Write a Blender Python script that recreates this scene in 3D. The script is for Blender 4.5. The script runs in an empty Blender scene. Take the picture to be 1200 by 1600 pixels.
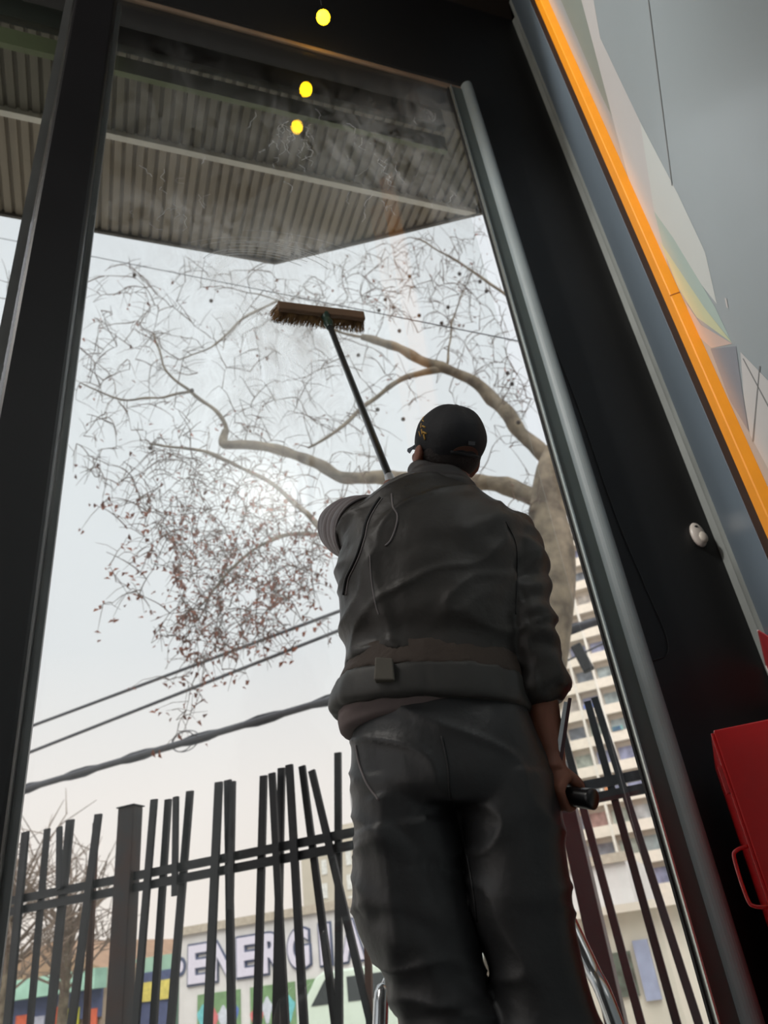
import bpy, bmesh, math, random
import numpy as np
from mathutils import Vector, Matrix, noise
random.seed(7)
sc = bpy.context.scene
C = bpy.context.collection
PI = math.pi
def RAD(a): return a * PI / 180

# ------------------------------------------------------------------ camera
EYE = Vector((0, 0, 1.5))
def _n(v): v = np.array(v, float); return v / np.linalg.norm(v)
_f, _cx, _cy = 1200.0, 600.0, 800.0
_up = _n((335 - _cx, -1158 - _cy, _f))
_w = _n((4100 - _cx, 1062 - _cy, _f))
_X = _n(_w - _up * _w.dot(_up)); _Y = np.cross(_up, _X)
ROT = np.array([_X, _Y, _up])
def ray(px, py): return Vector((ROT @ _n((px - _cx, py - _cy, _f))).tolist())
def onY(px, py, D): r = ray(px, py); return EYE + r * (D / r.y)
def onZ(px, py, z): r = ray(px, py); return EYE + r * ((z - EYE.z) / r.z)
def at(px, py, h): r = ray(px, py); return EYE + r * (h / math.hypot(r.x, r.y))
def onplane(px, py, q, n):
    r = ray(px, py); return EYE + r * ((Vector(q) - EYE).dot(n) / r.dot(n))
cam_d = bpy.data.cameras.new('camera'); cam = bpy.data.objects.new('camera', cam_d); C.objects.link(cam)
cam_d.sensor_fit = 'HORIZONTAL'; cam_d.sensor_width = 36; cam_d.lens = 36
m = Matrix(((ROT[0][0], -ROT[0][1], -ROT[0][2], 0), (ROT[1][0], -ROT[1][1], -ROT[1][2], 0), (ROT[2][0], -ROT[2][1], -ROT[2][2], 0), (0, 0, 0, 1)))
cam.matrix_world = Matrix.Translation(EYE) @ m
cam_d.clip_start = .02; cam_d.clip_end = 500
cam_d.dof.use_dof = True; cam_d.dof.focus_distance = 1.85; cam_d.dof.aperture_fstop = 5.6
sc.camera = cam

# ------------------------------------------------------------------ light and exposure
sc.view_settings.view_transform = 'Standard'; sc.view_settings.look = 'None'
sc.view_settings.exposure = 0.0; sc.view_settings.gamma = 1; sc.view_settings.use_curve_mapping = False
def lin(c):
    return tuple(((x / 255) / 12.92 if x / 255 <= .04045 else ((x / 255 + .055) / 1.055) ** 2.4) for x in c) + (1,)
SKY_STRENGTH = 1.42
wd = bpy.data.worlds.new('overcast_sky'); sc.world = wd; wd.use_nodes = True
nt = wd.node_tree; N = nt.nodes; N.clear()
out = N.new('ShaderNodeOutputWorld'); bg = N.new('ShaderNodeBackground'); tc = N.new('ShaderNodeTexCoord')
sx = N.new('ShaderNodeSeparateXYZ'); rmp = N.new('ShaderNodeValToRGB'); ns = N.new('ShaderNodeTexNoise'); mx = N.new('ShaderNodeMix')
nt.links.new(tc.outputs['Generated'], sx.inputs[0]); nt.links.new(sx.outputs['Z'], rmp.inputs[0])
cr = rmp.color_ramp
cr.elements[0].position = 0.0; cr.elements[0].color = lin((222, 212, 206))
cr.elements[1].position = .95; cr.elements[1].color = lin((205, 208, 214))
for p, c in ((.10, (223, 213, 208)), (.22, (221, 214, 212)), (.38, (205, 206, 210)), (.55, (206, 209, 214)), (.72, (214, 217, 222))):
    e = cr.elements.new(p); e.color = lin(c)
ns.inputs['Scale'].default_value = 1.6; ns.inputs['Detail'].default_value = 3
nt.links.new(tc.outputs['Generated'], ns.inputs['Vector'])
mx.data_type = 'RGBA'; mx.blend_type = 'OVERLAY'; mx.inputs['Factor'].default_value = .13
nt.links.new(rmp.outputs[0], mx.inputs['A']); nt.links.new(ns.outputs['Fac'], mx.inputs['B'])
nt.links.new(mx.outputs['Result'], bg.inputs['Color']); mz = N.new('ShaderNodeMapRange'); mz.inputs['From Min'].default_value = .80; mz.inputs['From Max'].default_value = 1.0; mz.inputs['To Min'].default_value = SKY_STRENGTH; mz.inputs['To Max'].default_value = SKY_STRENGTH * 3.5
nt.links.new(sx.outputs['Z'], mz.inputs['Value']); nt.links.new(mz.outputs[0], bg.inputs['Strength'])
nt.links.new(bg.outputs[0], out.inputs[0])
def area(name, loc, target, sx_, sy_, power, col):
    l = bpy.data.lights.new(name, 'AREA'); l.shape = 'RECTANGLE'; l.size = sx_; l.size_y = sy_; l.energy = power; l.color = col
    o = bpy.data.objects.new(name, l); C.objects.link(o); o.location = loc
    o.rotation_euler = (Vector(target) - Vector(loc)).to_track_quat('-Z', 'Y').to_euler(); return o
sun_d = bpy.data.lights.new('veiled_sun', 'SUN'); sun_d.energy = 2.8; sun_d.angle = RAD(50); sun_d.color = (1, .97, .93)
sun = bpy.data.objects.new('veiled_sun', sun_d); C.objects.link(sun); sun.rotation_euler = Vector((.25, .75, -.85)).to_track_quat('-Z', 'Y').to_euler()
sp_d = bpy.data.lights.new('mural_fill_spot', 'SPOT'); sp_d.energy = 1050; sp_d.spot_size = RAD(40); sp_d.spot_blend = .6; sp_d.shadow_soft_size = .18; sp_d.color = (1, .98, .95)  # added spot brightening the mural and orange board, no fixture
spo = bpy.data.objects.new('mural_fill_spot', sp_d); C.objects.link(spo); spo.location = (-3.3, .7, 7.0); spo.rotation_euler = (Vector((1.35, .8, 4.5)) - Vector((-3.3, .7, 7.0))).to_track_quat('-Z', 'Y').to_euler()
area('room_fill_area', (-3.0, .6, 7.0), (0.6, .4, 4.2), 1.8, 1.8, 110, (1.0, .96, .90))  # added room fill, no ceiling fitting behind it

# ------------------------------------------------------------------ materials
MATS = {}
def mat(name, col, rough=.6, metal=0, noise_amt=.12, scale=8, bump=0, spec=.5, sheen=0, emis=0, col2=None, bscale=None, stretch=None, clear=0):
    if name in MATS: return MATS[name]
    M = bpy.data.materials.new(name); M.use_nodes = True; nt = M.node_tree; b = nt.nodes['Principled BSDF']
    c = lin(col); c2 = lin(col2) if col2 else tuple(max(0, x * (1 - noise_amt * 2)) for x in c[:3]) + (1,)
    tc = nt.nodes.new('ShaderNodeTexCoord'); nz = nt.nodes.new('ShaderNodeTexNoise'); nz.inputs['Scale'].default_value = scale; nz.inputs['Detail'].default_value = 5
    mp = nt.nodes.new('ShaderNodeMapping'); nt.links.new(tc.outputs['Object'], mp.inputs[0]); nt.links.new(mp.outputs[0], nz.inputs['Vector'])
    if stretch: mp.inputs['Scale'].default_value = stretch
    r = nt.nodes.new('ShaderNodeValToRGB'); r.color_ramp.elements[0].position = .35; r.color_ramp.elements[1].position = .68
    r.color_ramp.elements[0].color = c2; r.color_ramp.elements[1].color = c
    nt.links.new(nz.outputs['Fac'], r.inputs[0]); nt.links.new(r.outputs[0], b.inputs['Base Color'])
    b.inputs['Roughness'].default_value = rough; b.inputs['Metallic'].default_value = metal; b.inputs['Specular IOR Level'].default_value = spec
    if clear: b.inputs['Coat Weight'].default_value = clear; b.inputs['Coat Roughness'].default_value = .15
    if sheen: b.inputs['Sheen Weight'].default_value = sheen; b.inputs['Sheen Roughness'].default_value = .4
    if emis: nt.links.new(r.outputs[0], b.inputs['Emission Color']); b.inputs['Emission Strength'].default_value = emis
    if bump:
        n2 = nt.nodes.new('ShaderNodeTexNoise'); n2.inputs['Scale'].default_value = bscale or scale * 3; n2.inputs['Detail'].default_value = 4
        nt.links.new(mp.outputs[0], n2.inputs['Vector'])
        bp = nt.nodes.new('ShaderNodeBump'); bp.inputs['Strength'].default_value = bump; bp.inputs['Distance'].default_value = .01
        nt.links.new(n2.outputs['Fac'], bp.inputs['Height']); nt.links.new(bp.outputs[0], b.inputs['Normal'])
    MATS[name] = M; return M
black_metal = mat('black_metal', (26, 25, 27), .35, noise_amt=.1, scale=3)
black_wall = mat('black_wall', (24, 24, 25), .55, noise_amt=.15, scale=2, bump=.05)
ceil_m = mat('dark_ceiling', (52, 44, 38), .7, scale=1.5)
frame_g = mat('grey_green_aluminium', (82, 92, 90), .5, metal=.0, scale=4, noise_amt=.05)
frame_l = mat('pale_aluminium', (134, 144, 146), .5, metal=.0, scale=4, noise_amt=.05)
frame_bright = mat('bright_metal_edge', (200, 205, 200), .25, metal=.8, scale=6, noise_amt=.05)
gasket = mat('rubber_gasket', (14, 14, 15), .7)
floor_m = mat('stone_floor', (92, 88, 84), .35, scale=5)
inner_m = mat('interior_wall', (70, 68, 66), .8, scale=2)
steel = mat('fence_steel', (40, 41, 46), .45, metal=.2, scale=10, noise_amt=.15)
steel_rust = mat('fence_rust', (96, 60, 42), .6, scale=10, noise_amt=.2)
steel_maroon = mat('fence_maroon', (98, 34, 40), .5, scale=10, noise_amt=.15)
asphalt = mat('asphalt', (120, 118, 116), .9, scale=3, bump=.1)
pave_m = mat('concrete_paving', (186, 181, 172), .85, scale=4, bump=.05)
chrome = mat('ladder_aluminium', (205, 208, 210), .22, metal=.9, noise_amt=.05, scale=12)
plastic_b = mat('black_plastic', (18, 18, 20), .3)
red_m = mat('red_enamel', (200, 16, 22), .25, noise_amt=.03, scale=2, clear=.4)
orange_m = mat('orange_paint', (250, 156, 0), .55, noise_amt=.03, scale=12, bump=.06)
wall_gloss = mat('grey_satin_panel', (172, 182, 186), .3, noise_amt=.03, scale=1.2, clear=.2)
blue_panel = mat('blue_grey_panel', (126, 140, 152), .3, noise_amt=.05, scale=1.5, clear=.2)

def glass_mat(name, tint=(.93, .96, .94)):
    M = bpy.data.materials.new(name); M.use_nodes = True; nt = M.node_tree; nt.nodes.clear()
    o = nt.nodes.new('ShaderNodeOutputMaterial'); t = nt.nodes.new('ShaderNodeBsdfTransparent'); g = nt.nodes.new('ShaderNodeBsdfGlossy')
    g.inputs['Roughness'].default_value = .0; t.inputs['Color'].default_value = tint + (1,)
    fr = nt.nodes.new('ShaderNodeFresnel'); ge = nt.nodes.new('ShaderNodeNewGeometry'); mr = nt.nodes.new('ShaderNodeMapRange'); mr.inputs['To Min'].default_value = 1.45; mr.inputs['To Max'].default_value = 1 / 1.45; nt.links.new(ge.outputs['Backfacing'], mr.inputs['Value']); nt.links.new(mr.outputs[0], fr.inputs['IOR']); mxs = nt.nodes.new('ShaderNodeMixShader')
    nt.links.new(fr.outputs[0], mxs.inputs[0]); nt.links.new(t.outputs[0], mxs.inputs[1]); nt.links.new(g.outputs[0], mxs.inputs[2])
    nt.links.new(mxs.outputs[0], o.inputs[0]); return M
pane_m = glass_mat('window_glass', (.985, .992, .985)); car_glass = mat('dark_car_glass', (60, 66, 68), .1)

# ------------------------------------------------------------------ mesh helpers
def bx(bm, x0, x1, y0, y1, z0, z1):
    vs = [bm.verts.new(p) for p in ((x0, y0, z0), (x1, y0, z0), (x1, y1, z0), (x0, y1, z0), (x0, y0, z1), (x1, y0, z1), (x1, y1, z1), (x0, y1, z1))]
    for f in ((0, 3, 2, 1), (4, 5, 6, 7), (0, 1, 5, 4), (1, 2, 6, 5), (2, 3, 7, 6), (3, 0, 4, 7)): bm.faces.new([vs[i] for i in f])
def prism(bm, pts, d):
    """closed solid: polygon pts (Vectors) pushed along vector d"""
    a = [bm.verts.new(p) for p in pts]; b = [bm.verts.new(Vector(p) + Vector(d)) for p in pts]; n = len(a)
    bm.faces.new(a[::-1]); bm.faces.new(b)
    for i in range(n): bm.faces.new((a[i], a[(i + 1) % n], b[(i + 1) % n], b[i]))
def bar(bm, p, q, w, h, side=Vector((1, 0, 0))):
    p, q = Vector(p), Vector(q); d = (q - p).normalized(); s = (side - d * side.dot(d)).normalized(); t = d.cross(s)
    prism(bm, [p + s * w / 2 * i + t * h / 2 * j for i, j in ((-1, -1), (1, -1), (1, 1), (-1, 1))], q - p)
def tube(bm, pts, rad, seg=10, cap=True):
    pts = [Vector(p) for p in pts]; rad = rad if isinstance(rad, (list, tuple)) else [rad] * len(pts)
    rings = []; prev = None
    for i, p in enumerate(pts):
        d = (pts[min(i + 1, len(pts) - 1)] - pts[max(i - 1, 0)])
        if d.length < 1e-9: d = Vector((0, 0, 1))
        d.normalize()
        if prev is None: s = d.orthogonal().normalized()
        else: s = prev - d * prev.dot(d); s = s.normalized() if s.length > 1e-6 else d.orthogonal().normalized()
        prev = s; t = d.cross(s)
        rings.append([bm.verts.new(p + (s * math.cos(a) + t * math.sin(a)) * rad[i]) for a in [2 * PI * k / seg for k in range(seg)]])
    for a, b in zip(rings, rings[1:]):
        for k in range(seg): bm.faces.new((a[k], a[(k + 1) % seg], b[(k + 1) % seg], b[k]))
    if cap: bm.faces.new(rings[0][::-1]); bm.faces.new(rings[-1])
def smooth_path(pts, n=6):
    pts = [Vector(p) for p in pts]; P = [pts[0]] + pts + [pts[-1]]; o = []
    for i in range(1, len(P) - 2):
        for k in range(n):
            t = k / n; a, b, c, d = P[i - 1], P[i], P[i + 1], P[i + 2]
            o.append(.5 * ((2 * b) + (-a + c) * t + (2 * a - 5 * b + 4 * c - d) * t * t + (-a + 3 * b - 3 * c + d) * t ** 3))
    o.append(pts[-1]); return o
def interp(vals, n=6):
    o = []
    for a, b in zip(vals, vals[1:]): o += [a + (b - a) * k / n for k in range(n)]
    return o + [vals[-1]]
def ball(bm, c, r, seg=20, rings=12, axes=None):
    c = Vector(c); r = r if isinstance(r, (tuple, list)) else (r, r, r); ax = axes or (Vector((1, 0, 0)), Vector((0, 1, 0)), Vector((0, 0, 1)))
    top = bm.verts.new(c + ax[2] * r[2]); bot = bm.verts.new(c - ax[2] * r[2]); R = []
    for i in range(1, rings):
        th = PI * i / rings
        R.append([bm.verts.new(c + ax[0] * r[0] * math.sin(th) * math.cos(2 * PI * k / seg) + ax[1] * r[1] * math.sin(th) * math.sin(2 * PI * k / seg) + ax[2] * r[2] * math.cos(th)) for k in range(seg)])
    for k in range(seg): bm.faces.new((top, R[0][k], R[0][(k + 1) % seg])); bm.faces.new((bot, R[-1][(k + 1) % seg], R[-1][k]))
    for a, b in zip(R, R[1:]):
        for k in range(seg): bm.faces.new((a[k], b[k], b[(k + 1) % seg], a[(k + 1) % seg]))
def obj(name, bm, m, parent=None, smooth=False, bevel=0):
    bmesh.ops.recalc_face_normals(bm, faces=bm.faces[:]); me = bpy.data.meshes.new(name); bm.to_mesh(me); bm.free()
    o = bpy.data.objects.new(name, me); C.objects.link(o); me.materials.append(m)
    if smooth:
        for p in me.polygons: p.use_smooth = True
    if bevel:
        b = o.modifiers.new('b', 'BEVEL'); b.width = bevel; b.segments = 2; b.limit_method = 'ANGLE'
    if parent:
        o.parent = parent; o.matrix_parent_inverse = parent.matrix_world.inverted() if parent.type != 'EMPTY' else Matrix.Translation(parent.location).inverted()
    return o
def tag(o, label, cat, group=None, kind=None):
    o['label'] = label; o['category'] = cat
    if group: o['group'] = group
    if kind: o['kind'] = kind
    return o
def struct(name, bm, m, parent=None, **k):
    o = obj(name, bm, m, parent, **k)
    if not parent: o['kind'] = 'structure'
    return o
def thing(name, label, cat, loc=(0, 0, 0), group=None):
    o = bpy.data.objects.new(name, None); C.objects.link(o); o.location = loc; o.empty_display_size = .1
    return tag(o, label, cat, group)
def B(): return bmesh.new()

# ================================================================== THE ROOM
D = 2.2                       # window plane
u = Vector((math.sin(RAD(40.3)), math.cos(RAD(40.3)), 0)); v = Vector((u.y, -u.x, 0)); Z = Vector((0, 0, 1))   # along / into the right wall
def W(t, q, z): return u * t + v * q + Z * z
HEAD = 6.0; CEIL = 7.2
bm = B(); prism(bm, [(-6.2, -4.35, -.1), (-2.8, -4.35, -.1), (2.9, 2.4, -.1), (-6.2, 2.4, -.1)], (0, 0, .1)); struct('floor', bm, floor_m)
bm = B(); prism(bm, [(-6.25, -4.35, CEIL), (-2.7, -4.35, CEIL), (2.9, 2.45, CEIL), (-6.25, 2.45, CEIL)], (0, 0, .15)); struct('ceiling', bm, ceil_m)
bm = B(); bx(bm, -6.1, -2.8, -4.3, -4.2, 0, CEIL); struct('wall_back', bm, inner_m)
bm = B(); bx(bm, -6.2, -6.1, -4.3, 2.4, 0, .9); bx(bm, -6.2, -6.1, -4.3, 2.4, 6.4, CEIL); bx(bm, -6.2, -6.1, -4.3, -3.6, .9, 6.4); bx(bm, -6.2, -6.1, 1.9, 2.4, .9, 6.4); struct('wall_left', bm, inner_m)
bm = B(); bx(bm, -6.16, -6.15, -3.6, 1.9, .9, 6.4); struct('window_4', bm, pane_m)  # unseen side window, added to bring daylight onto the mural
bm = B(); bx(bm, -6.1, 2.7, D + .0, D + .18, HEAD + .12, CEIL); bx(bm, 1.835, 2.7, D, D + .18, 0, HEAD + .12); struct('wall_front', bm, black_wall)
bm = B()
prism(bm, [W(3.245, .43, 0), W(-5.4, .43, 0), W(-5.4, .6, 0), W(3.5, .6, 0)], (0, 0, CEIL)); struct('wall_right', bm, black_wall)
# ledge / head trim inside
bm = B(); bx(bm, -.2, 1.835, D - .018, D, HEAD + .02, HEAD + .055); struct('trim_1', bm, mat('beige_trim', (150, 128, 108), .35, scale=5, metal=.2), bevel=.006)
bm = B(); bx(bm, -6, -.45, D - .018, D, HEAD + .02, HEAD + .055); struct('trim_2', bm, MATS['beige_trim'], bevel=.006)
# black mullion posts
for i, x in enumerate((-.305, -2.45, -4.6)):
    bm = B(); bx(bm, x - .082, x + .1, D - .09, D + .02, 0, CEIL - .01); o = struct('trim_%d' % (3 + i), bm, black_metal, bevel=.012)
def window(n, x0, x1, right=False):
    bm = B(); bx(bm, x0, x1, D, D + .006, .06, HEAD + .09); w = struct('window_%d' % n, bm, pane_m)
    bm = B(); bx(bm, x0, x1, D + .120, D + .126, .06, HEAD + .02); struct('outer_pane', bm, pane_m, w)
    bm = B(); bx(bm, x0, x1, D + .13, D + .17, HEAD - .16, HEAD + .02); struct('head_frame', bm, mat('dark_green_frame', (48, 56, 50), .4, scale=3), w)
    bm = B(); bx(bm, x0, x1, D + .17, D + .2, HEAD - .34, HEAD - .2); struct('head_lip', bm, mat('olive_lip', (112, 122, 88), .5, scale=3), w)
    bm = B(); bx(bm, x0, x1, D - .04, D + .1, 0, .06); struct('sill', bm, frame_g, w)
    for x, s in ((x0, 1), (x1, -1)):
        if right and s < 0: continue
        bm = B(); bx(bm, min(x, x + s * .035), max(x, x + s * .022), D + .0061, D + .05, .06, HEAD); struct('side_frame', bm, mat('side_frame_grey', (112, 112, 112), .4, metal=.2, scale=4), w)
    return w
w1 = window(1, -.205, 1.69, True); window(2, -2.35, -.41); window(3, -4.5, -2.555)
bm = B(); bx(bm, -6.1, -4.68, D, D + .12, 0, HEAD + .2); struct('wall_front_side', bm, black_wall)
# right jamb : gasket, bright bead, flat flange, rounded outer edge
bm = B(); bx(bm, 1.677, 1.685, D - .012, D - .0005, .06, HEAD + .02); struct('gasket', bm, gasket, w1)
bm = B(); bx(bm, 1.685, 1.692, D - .03, D, 0, HEAD + .02); struct('glazing_bead', bm, frame_bright, w1)
bm = B(); bx(bm, 1.692, 1.765, D - .022, D + .008, 0, HEAD + .02); struct('jamb_flange', bm, frame_g, w1)
bm = B(); pr = [(1.765, D)] + [(1.80 - .036 * math.cos(a), D - .022 - .042 * math.sin(a)) for a in [PI * k / 14 for k in range(15)]] + [(1.836, D)]
prism(bm, [(x, y, 0) for x, y in pr], (0, 0, HEAD + .05)); struct('jamb_rounded_edge', bm, frame_l, w1)

# ------------------------------------------------------------------ oblique right wall facing
def slab(name, t0, t1, q0, q1, m, z0=0, z1=CEIL - .01, parent=None, **k):
    bm = B(); prism(bm, [W(t0, q0, z0), W(t1, q0, z0), W(t1, q1, z0), W(t0, q1, z0)], (0, 0, z1 - z0)); return struct(name, bm, m, parent, **k)
bm = B(); n_ = 12; ca, cb = Vector((2.382, D - .001, 0)), W(3.055, .429, 0); cm = Vector((2.40, D - .09, 0))
pr = smooth_path([ca, Vector((2.387, D - .03, 0)), cm, W(3.10, .405, 0), cb], 6) + [Vector((2.43, D - .001, 0))]
prism(bm, pr, (0, 0, CEIL - .01)); struct('trim_6', bm, mat('pale_rounded_trim', (136, 140, 136), .5, scale=3), smooth=False)
slab('trim_7', 3.035, 3.055, .42, .429, mat('brown_seam', (50, 38, 28), .6))
slab('trim_8', 2.42, 3.035, .416, .429, blue_panel)
slab('trim_9', 2.13, 2.42, .418, .429, mat('brown_painted_shade', (58, 32, 12), .6))  # strip coloured brown as the shadow beside the orange board
bd = slab('orange_edge_board', 2.0, 2.11, .384, .429, orange_m, z0=0, z1=6.4, bevel=.004); del bd['kind']; tag(bd, 'bright orange vertical board edging the grey mural wall', 'board')
joint_z = onplane(1060, 458, W(2.0, .4, 0), u).z
bm = B(); prism(bm, [W(1.999, .3845, joint_z), W(2.0, .3845, joint_z), W(2.0, .4285, joint_z), W(1.999, .4285, joint_z)], (0, 0, .004)); obj('joint_line', bm, mat('orange_joint', (190, 105, 0), .6), bd)
# mural
mural = thing('mural_panel', 'grey wall mural of pale angular facets behind the orange board', 'mural', W(0, .43, 0))
bm = B(); prism(bm, [W(1.999, .415, 0), W(-5.0, .415, 0), W(-5.0, .429, 0), W(1.999, .429, 0)], (0, 0, CEIL - .01)); obj('grey_panel', bm, wall_gloss, mural)
def facet(pts, m, k, name='painted_facet'):
    bm = B(); q = .4149 - .0001 * k
    P = [onplane(x, y, W(0, q, 0), v) for x, y in pts]
    P = [Vector((p.x, p.y, min(p.z, CEIL - .02))) for p in P]
    prism(bm, P, v * .00005); return obj(name, bm, m, mural)
mf = lambda n, c: mat('facet_' + n, c, .35, noise_amt=.02, scale=3, clear=.15)
facet([(868, -20), (905, -20), (945, 90), (1040, 330), (990, 250), (940, 150)], mf('sage', (148, 156, 148)), 1)
facet([(903, -20), (924, -20), (938, 60), (1000, 190), (1023, 330), (1050, 440), (985, 290)], mf('pale', (208, 205, 203)), 2)
facet([(1000, 190), (1060, 305), (1102, 395), (1120, 475), (1060, 400), (1022, 330)], mf('white', (214, 218, 214)), 3)
facet([(1022, 330), (1052, 372), (1116, 478), (1142, 532), (1100, 480), (1040, 400)], mf('mint', (178, 200, 192)), 4)
facet([(1030, 375), (1100, 480), (1144, 536), (1088, 495), (1060, 450)], mf('lime', (212, 216, 176)), 5)
facet([(1070, 470), (1096, 508), (1144, 537), (1112, 544), (1085, 520)], mf('pink', (216, 190, 178)), 6)
facet([(1110, 545), (1150, 541), (1158, 600), (1170, 675), (1140, 625)], mf('slate', (140, 146, 156)), 7)
facet([(1157, 550), (1215, 610), (1240, 800), (1215, 760), (1172, 680), (1162, 620)], mf('paper', (214, 212, 210)), 8)
facet([(1186, 572), (1188, 572), (1178, 690), (1175, 690)], mf('line', (130, 132, 132)), 9, 'painted_line')
facet([(1160, 560), (1162, 560), (1215, 660), (1214, 663)], mf('line', (130, 132, 132)), 9, 'painted_line')
facet([(1132, 466), (1135, 466), (1138, 482), (1135, 480)], mf('pale', (208, 205, 203)), 9)
facet([(1009.5, -20), (1011, -20), (1050.5, 290), (1049, 290)], mf('line', (130, 132, 132)), 9, 'panel_seam')

# white sensor on the black wall near the corner
sp = onY(1088, 838, D) - Vector((0, .012, 0))
SA = (Vector((-1, 0, 0)), Vector((0, 1, 0)), Z)
sen = thing('door_sensor', 'small white oval sensor with round lens on black wall', 'sensor', sp)
bm = B(); ball(bm, sp + Z * 0, (.036, .018, .058), axes=SA);
obj('housing', bm, mat('white_plastic', (205, 195, 185), .35, noise_amt=.03), sen, smooth=True)
bm = B(); ball(bm, sp - SA[1] * .014 - Z * .018 + SA[0] * -.008, (.022, .012, .026), axes=SA); obj('lens_dome', bm, mat('cream_plastic', (225, 215, 200), .2), sen, smooth=True)
bm = B(); ball(bm, sp - SA[1] * .013 + Z * .032 + SA[0] * .008, (.008, .006, .006), axes=SA); obj('screw', bm, plastic_b, sen, smooth=True)
# thin cable down the black wall
bm = B(); tube(bm, smooth_path([onY(x, y, D - .004) for x, y in ((868, 545), (905, 640), (960, 800), (1010, 920), (1040, 990), (1042, 1022), (1020, 1032))]), .0022, 6)
tag(obj('wall_cable', bm, mat('dark_cable', (40, 42, 44), .5), smooth=True), 'thin dark cable running down the black wall beside window frame', 'cable')

# red cabinet
cab = thing('fire_cabinet', 'red enamelled fire hose cabinet with looped handle on dark wall', 'cabinet', W(2.5, .25, 1.15))
bm = B(); prism(bm, [W(2.3, .1, 1.15), W(2.85, .1, 1.15), W(2.85, .41, 1.15), W(2.3, .41, 1.15)], (0, 0, .83)); obj('body', bm, red_m, cab, bevel=.004)
bm = B(); prism(bm, [W(2.306, .092, 1.156), W(2.844, .092, 1.156), W(2.844, .1, 1.156), W(2.306, .1, 1.156)], (0, 0, .818)); dr = obj('door', bm, red_m, cab, bevel=.002)
bm = B(); tube(bm, smooth_path([W(2.34, .092, 1.69), W(2.34, .062, 1.685), W(2.34, .050, 1.665), W(2.34, .050, 1.575), W(2.34, .062, 1.555), W(2.34, .092, 1.55)], 5), .0048, 8); obj('handle', bm, red_m, dr, smooth=True)
bm = B(); prism(bm, [W(2.312, .082, 1.82), W(2.345, .082, 1.82), W(2.345, .092, 1.82), W(2.312, .092, 1.82)], (0, 0, .07)); obj('latch', bm, mat('red_latch', (205, 60, 62), .3), dr)

bm = B(); P_ = [onplane(x, y, W(0, .400, 0), v) for x, y in ((1184, 985), (1215, 1005), (1218, 1090), (1197, 1040))]
prism(bm, P_, v * .005); pk = tag(obj('placard', bm, mat('placard_red', (200, 60, 64), .4)), 'red placard with pale edge on the grey panel above the cabinet', 'placard')
bm = B(); tube(bm, [P_[0], P_[3], P_[2]], .0035, 6); obj('pale_edge', bm, mat('placard_edge', (226, 210, 206), .4), pk)
# pendant bulb near the glass
LP = onY(505, 27, D - .202)
bulb_m = bpy.data.materials.new('amber_bulb'); bulb_m.use_nodes = True; b_ = bulb_m.node_tree.nodes['Principled BSDF']
b_.inputs['Base Color'].default_value = (1, .7, .1, 1); b_.inputs['Emission Color'].default_value = (1.0, .56, .004, 1); b_.inputs['Emission Strength'].default_value = 26
lamp = thing('pendant_bulb', 'round amber bulb glowing above the window head', 'lamp', LP)
bm = B(); ball(bm, LP, .036, 24, 16); obj('bulb', bm, bulb_m, lamp, smooth=True)
bm = B(); tube(bm, [LP + Z * .03, LP + Z * .06, LP + Z * .09, LP + Z * .10], [.018, .02, .018, .006], 16); obj('socket', bm, plastic_b, lamp, smooth=True)
bm = B(); tube(bm, [LP + Z * .1, Vector((LP.x, LP.y, CEIL))], .003, 8); obj('cord', bm, plastic_b, lamp, smooth=True)

# ================================================================== OUTSIDE
bm = B(); bx(bm, -60, 60, 2.4, 60, -.12, 0); bx(bm, -60, 60, 60, 160, -.12, -.001); struct('ground', bm, pave_m)
# canopy soffit
ZC = 6.2; xc, yc = 0.966, 3.84; sl = -math.tan(RAD(29.4))
def yend(x): return yc + .0 if x < xc else yc + (x - xc) * sl
def ribs(x0, x1, ya, yb, z, pitch=.068, dep=.02):
    bm = B(); x = x0; prev = None
    while x < x1:
        for fx, dz in ((0, 0), (.62, 0), (.70, dep), (.92, dep)):
            xx = x + fx * pitch; a = ya(xx); b = yb(xx)
            if b - a < .02: continue
            cur = (bm.verts.new((xx, a, z + dz)), bm.verts.new((xx, b, z + dz)))
            if prev: bm.faces.new((prev[0], cur[0], cur[1], prev[1]))
            prev = cur
        x += pitch
    return bm
canopy = thing('canopy', 'ribbed grey metal canopy soffit outside above the window', 'canopy', (0, 3.1, ZC))
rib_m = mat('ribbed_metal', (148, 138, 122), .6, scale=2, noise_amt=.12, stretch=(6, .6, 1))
rib_shade = mat('ribbed_metal_shaded', (112, 108, 94), .6, scale=2, noise_amt=.14, stretch=(6, .6, 1))  # same ribbed metal, coloured darker for the shade near the window
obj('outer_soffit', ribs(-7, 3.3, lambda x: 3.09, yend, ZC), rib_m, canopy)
obj('inner_soffit', ribs(-7, 3.5, lambda x: 2.36, lambda x: min(3.09, yend(x)), ZC + .02), rib_shade, canopy)
bm = B(); prism(bm, [(-7, 2.34, ZC + .05), (xc + (2.34 - yc) / sl, 2.34, ZC + .05), (xc, yc, ZC + .05), (-7, yc, ZC + .05)], (0, 0, .3)); obj('roof_slab', bm, mat('canopy_edge', (120, 118, 112), .6), canopy)
bm = B(); bx(bm, -7, xc + (3.09 - yc) / sl, 3.075, 3.115, ZC - .02, ZC + .04); obj('fascia_strip', bm, mat('pale_strip', (226, 222, 210), .5, scale=4), canopy)
bm = B(); bar(bm, (-7, yc, ZC + .02), (xc, yc, ZC + .02), .02, .09, Vector((0, 1, 0))); bar(bm, (xc, yc, ZC + .02), (xc + 2.6, yc + 2.6 * sl, ZC + .02), .02, .09, Vector((0, 1, 0)))
obj('edge_trim', bm, mat('canopy_edge2', (96, 92, 86), .6), canopy)
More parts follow.
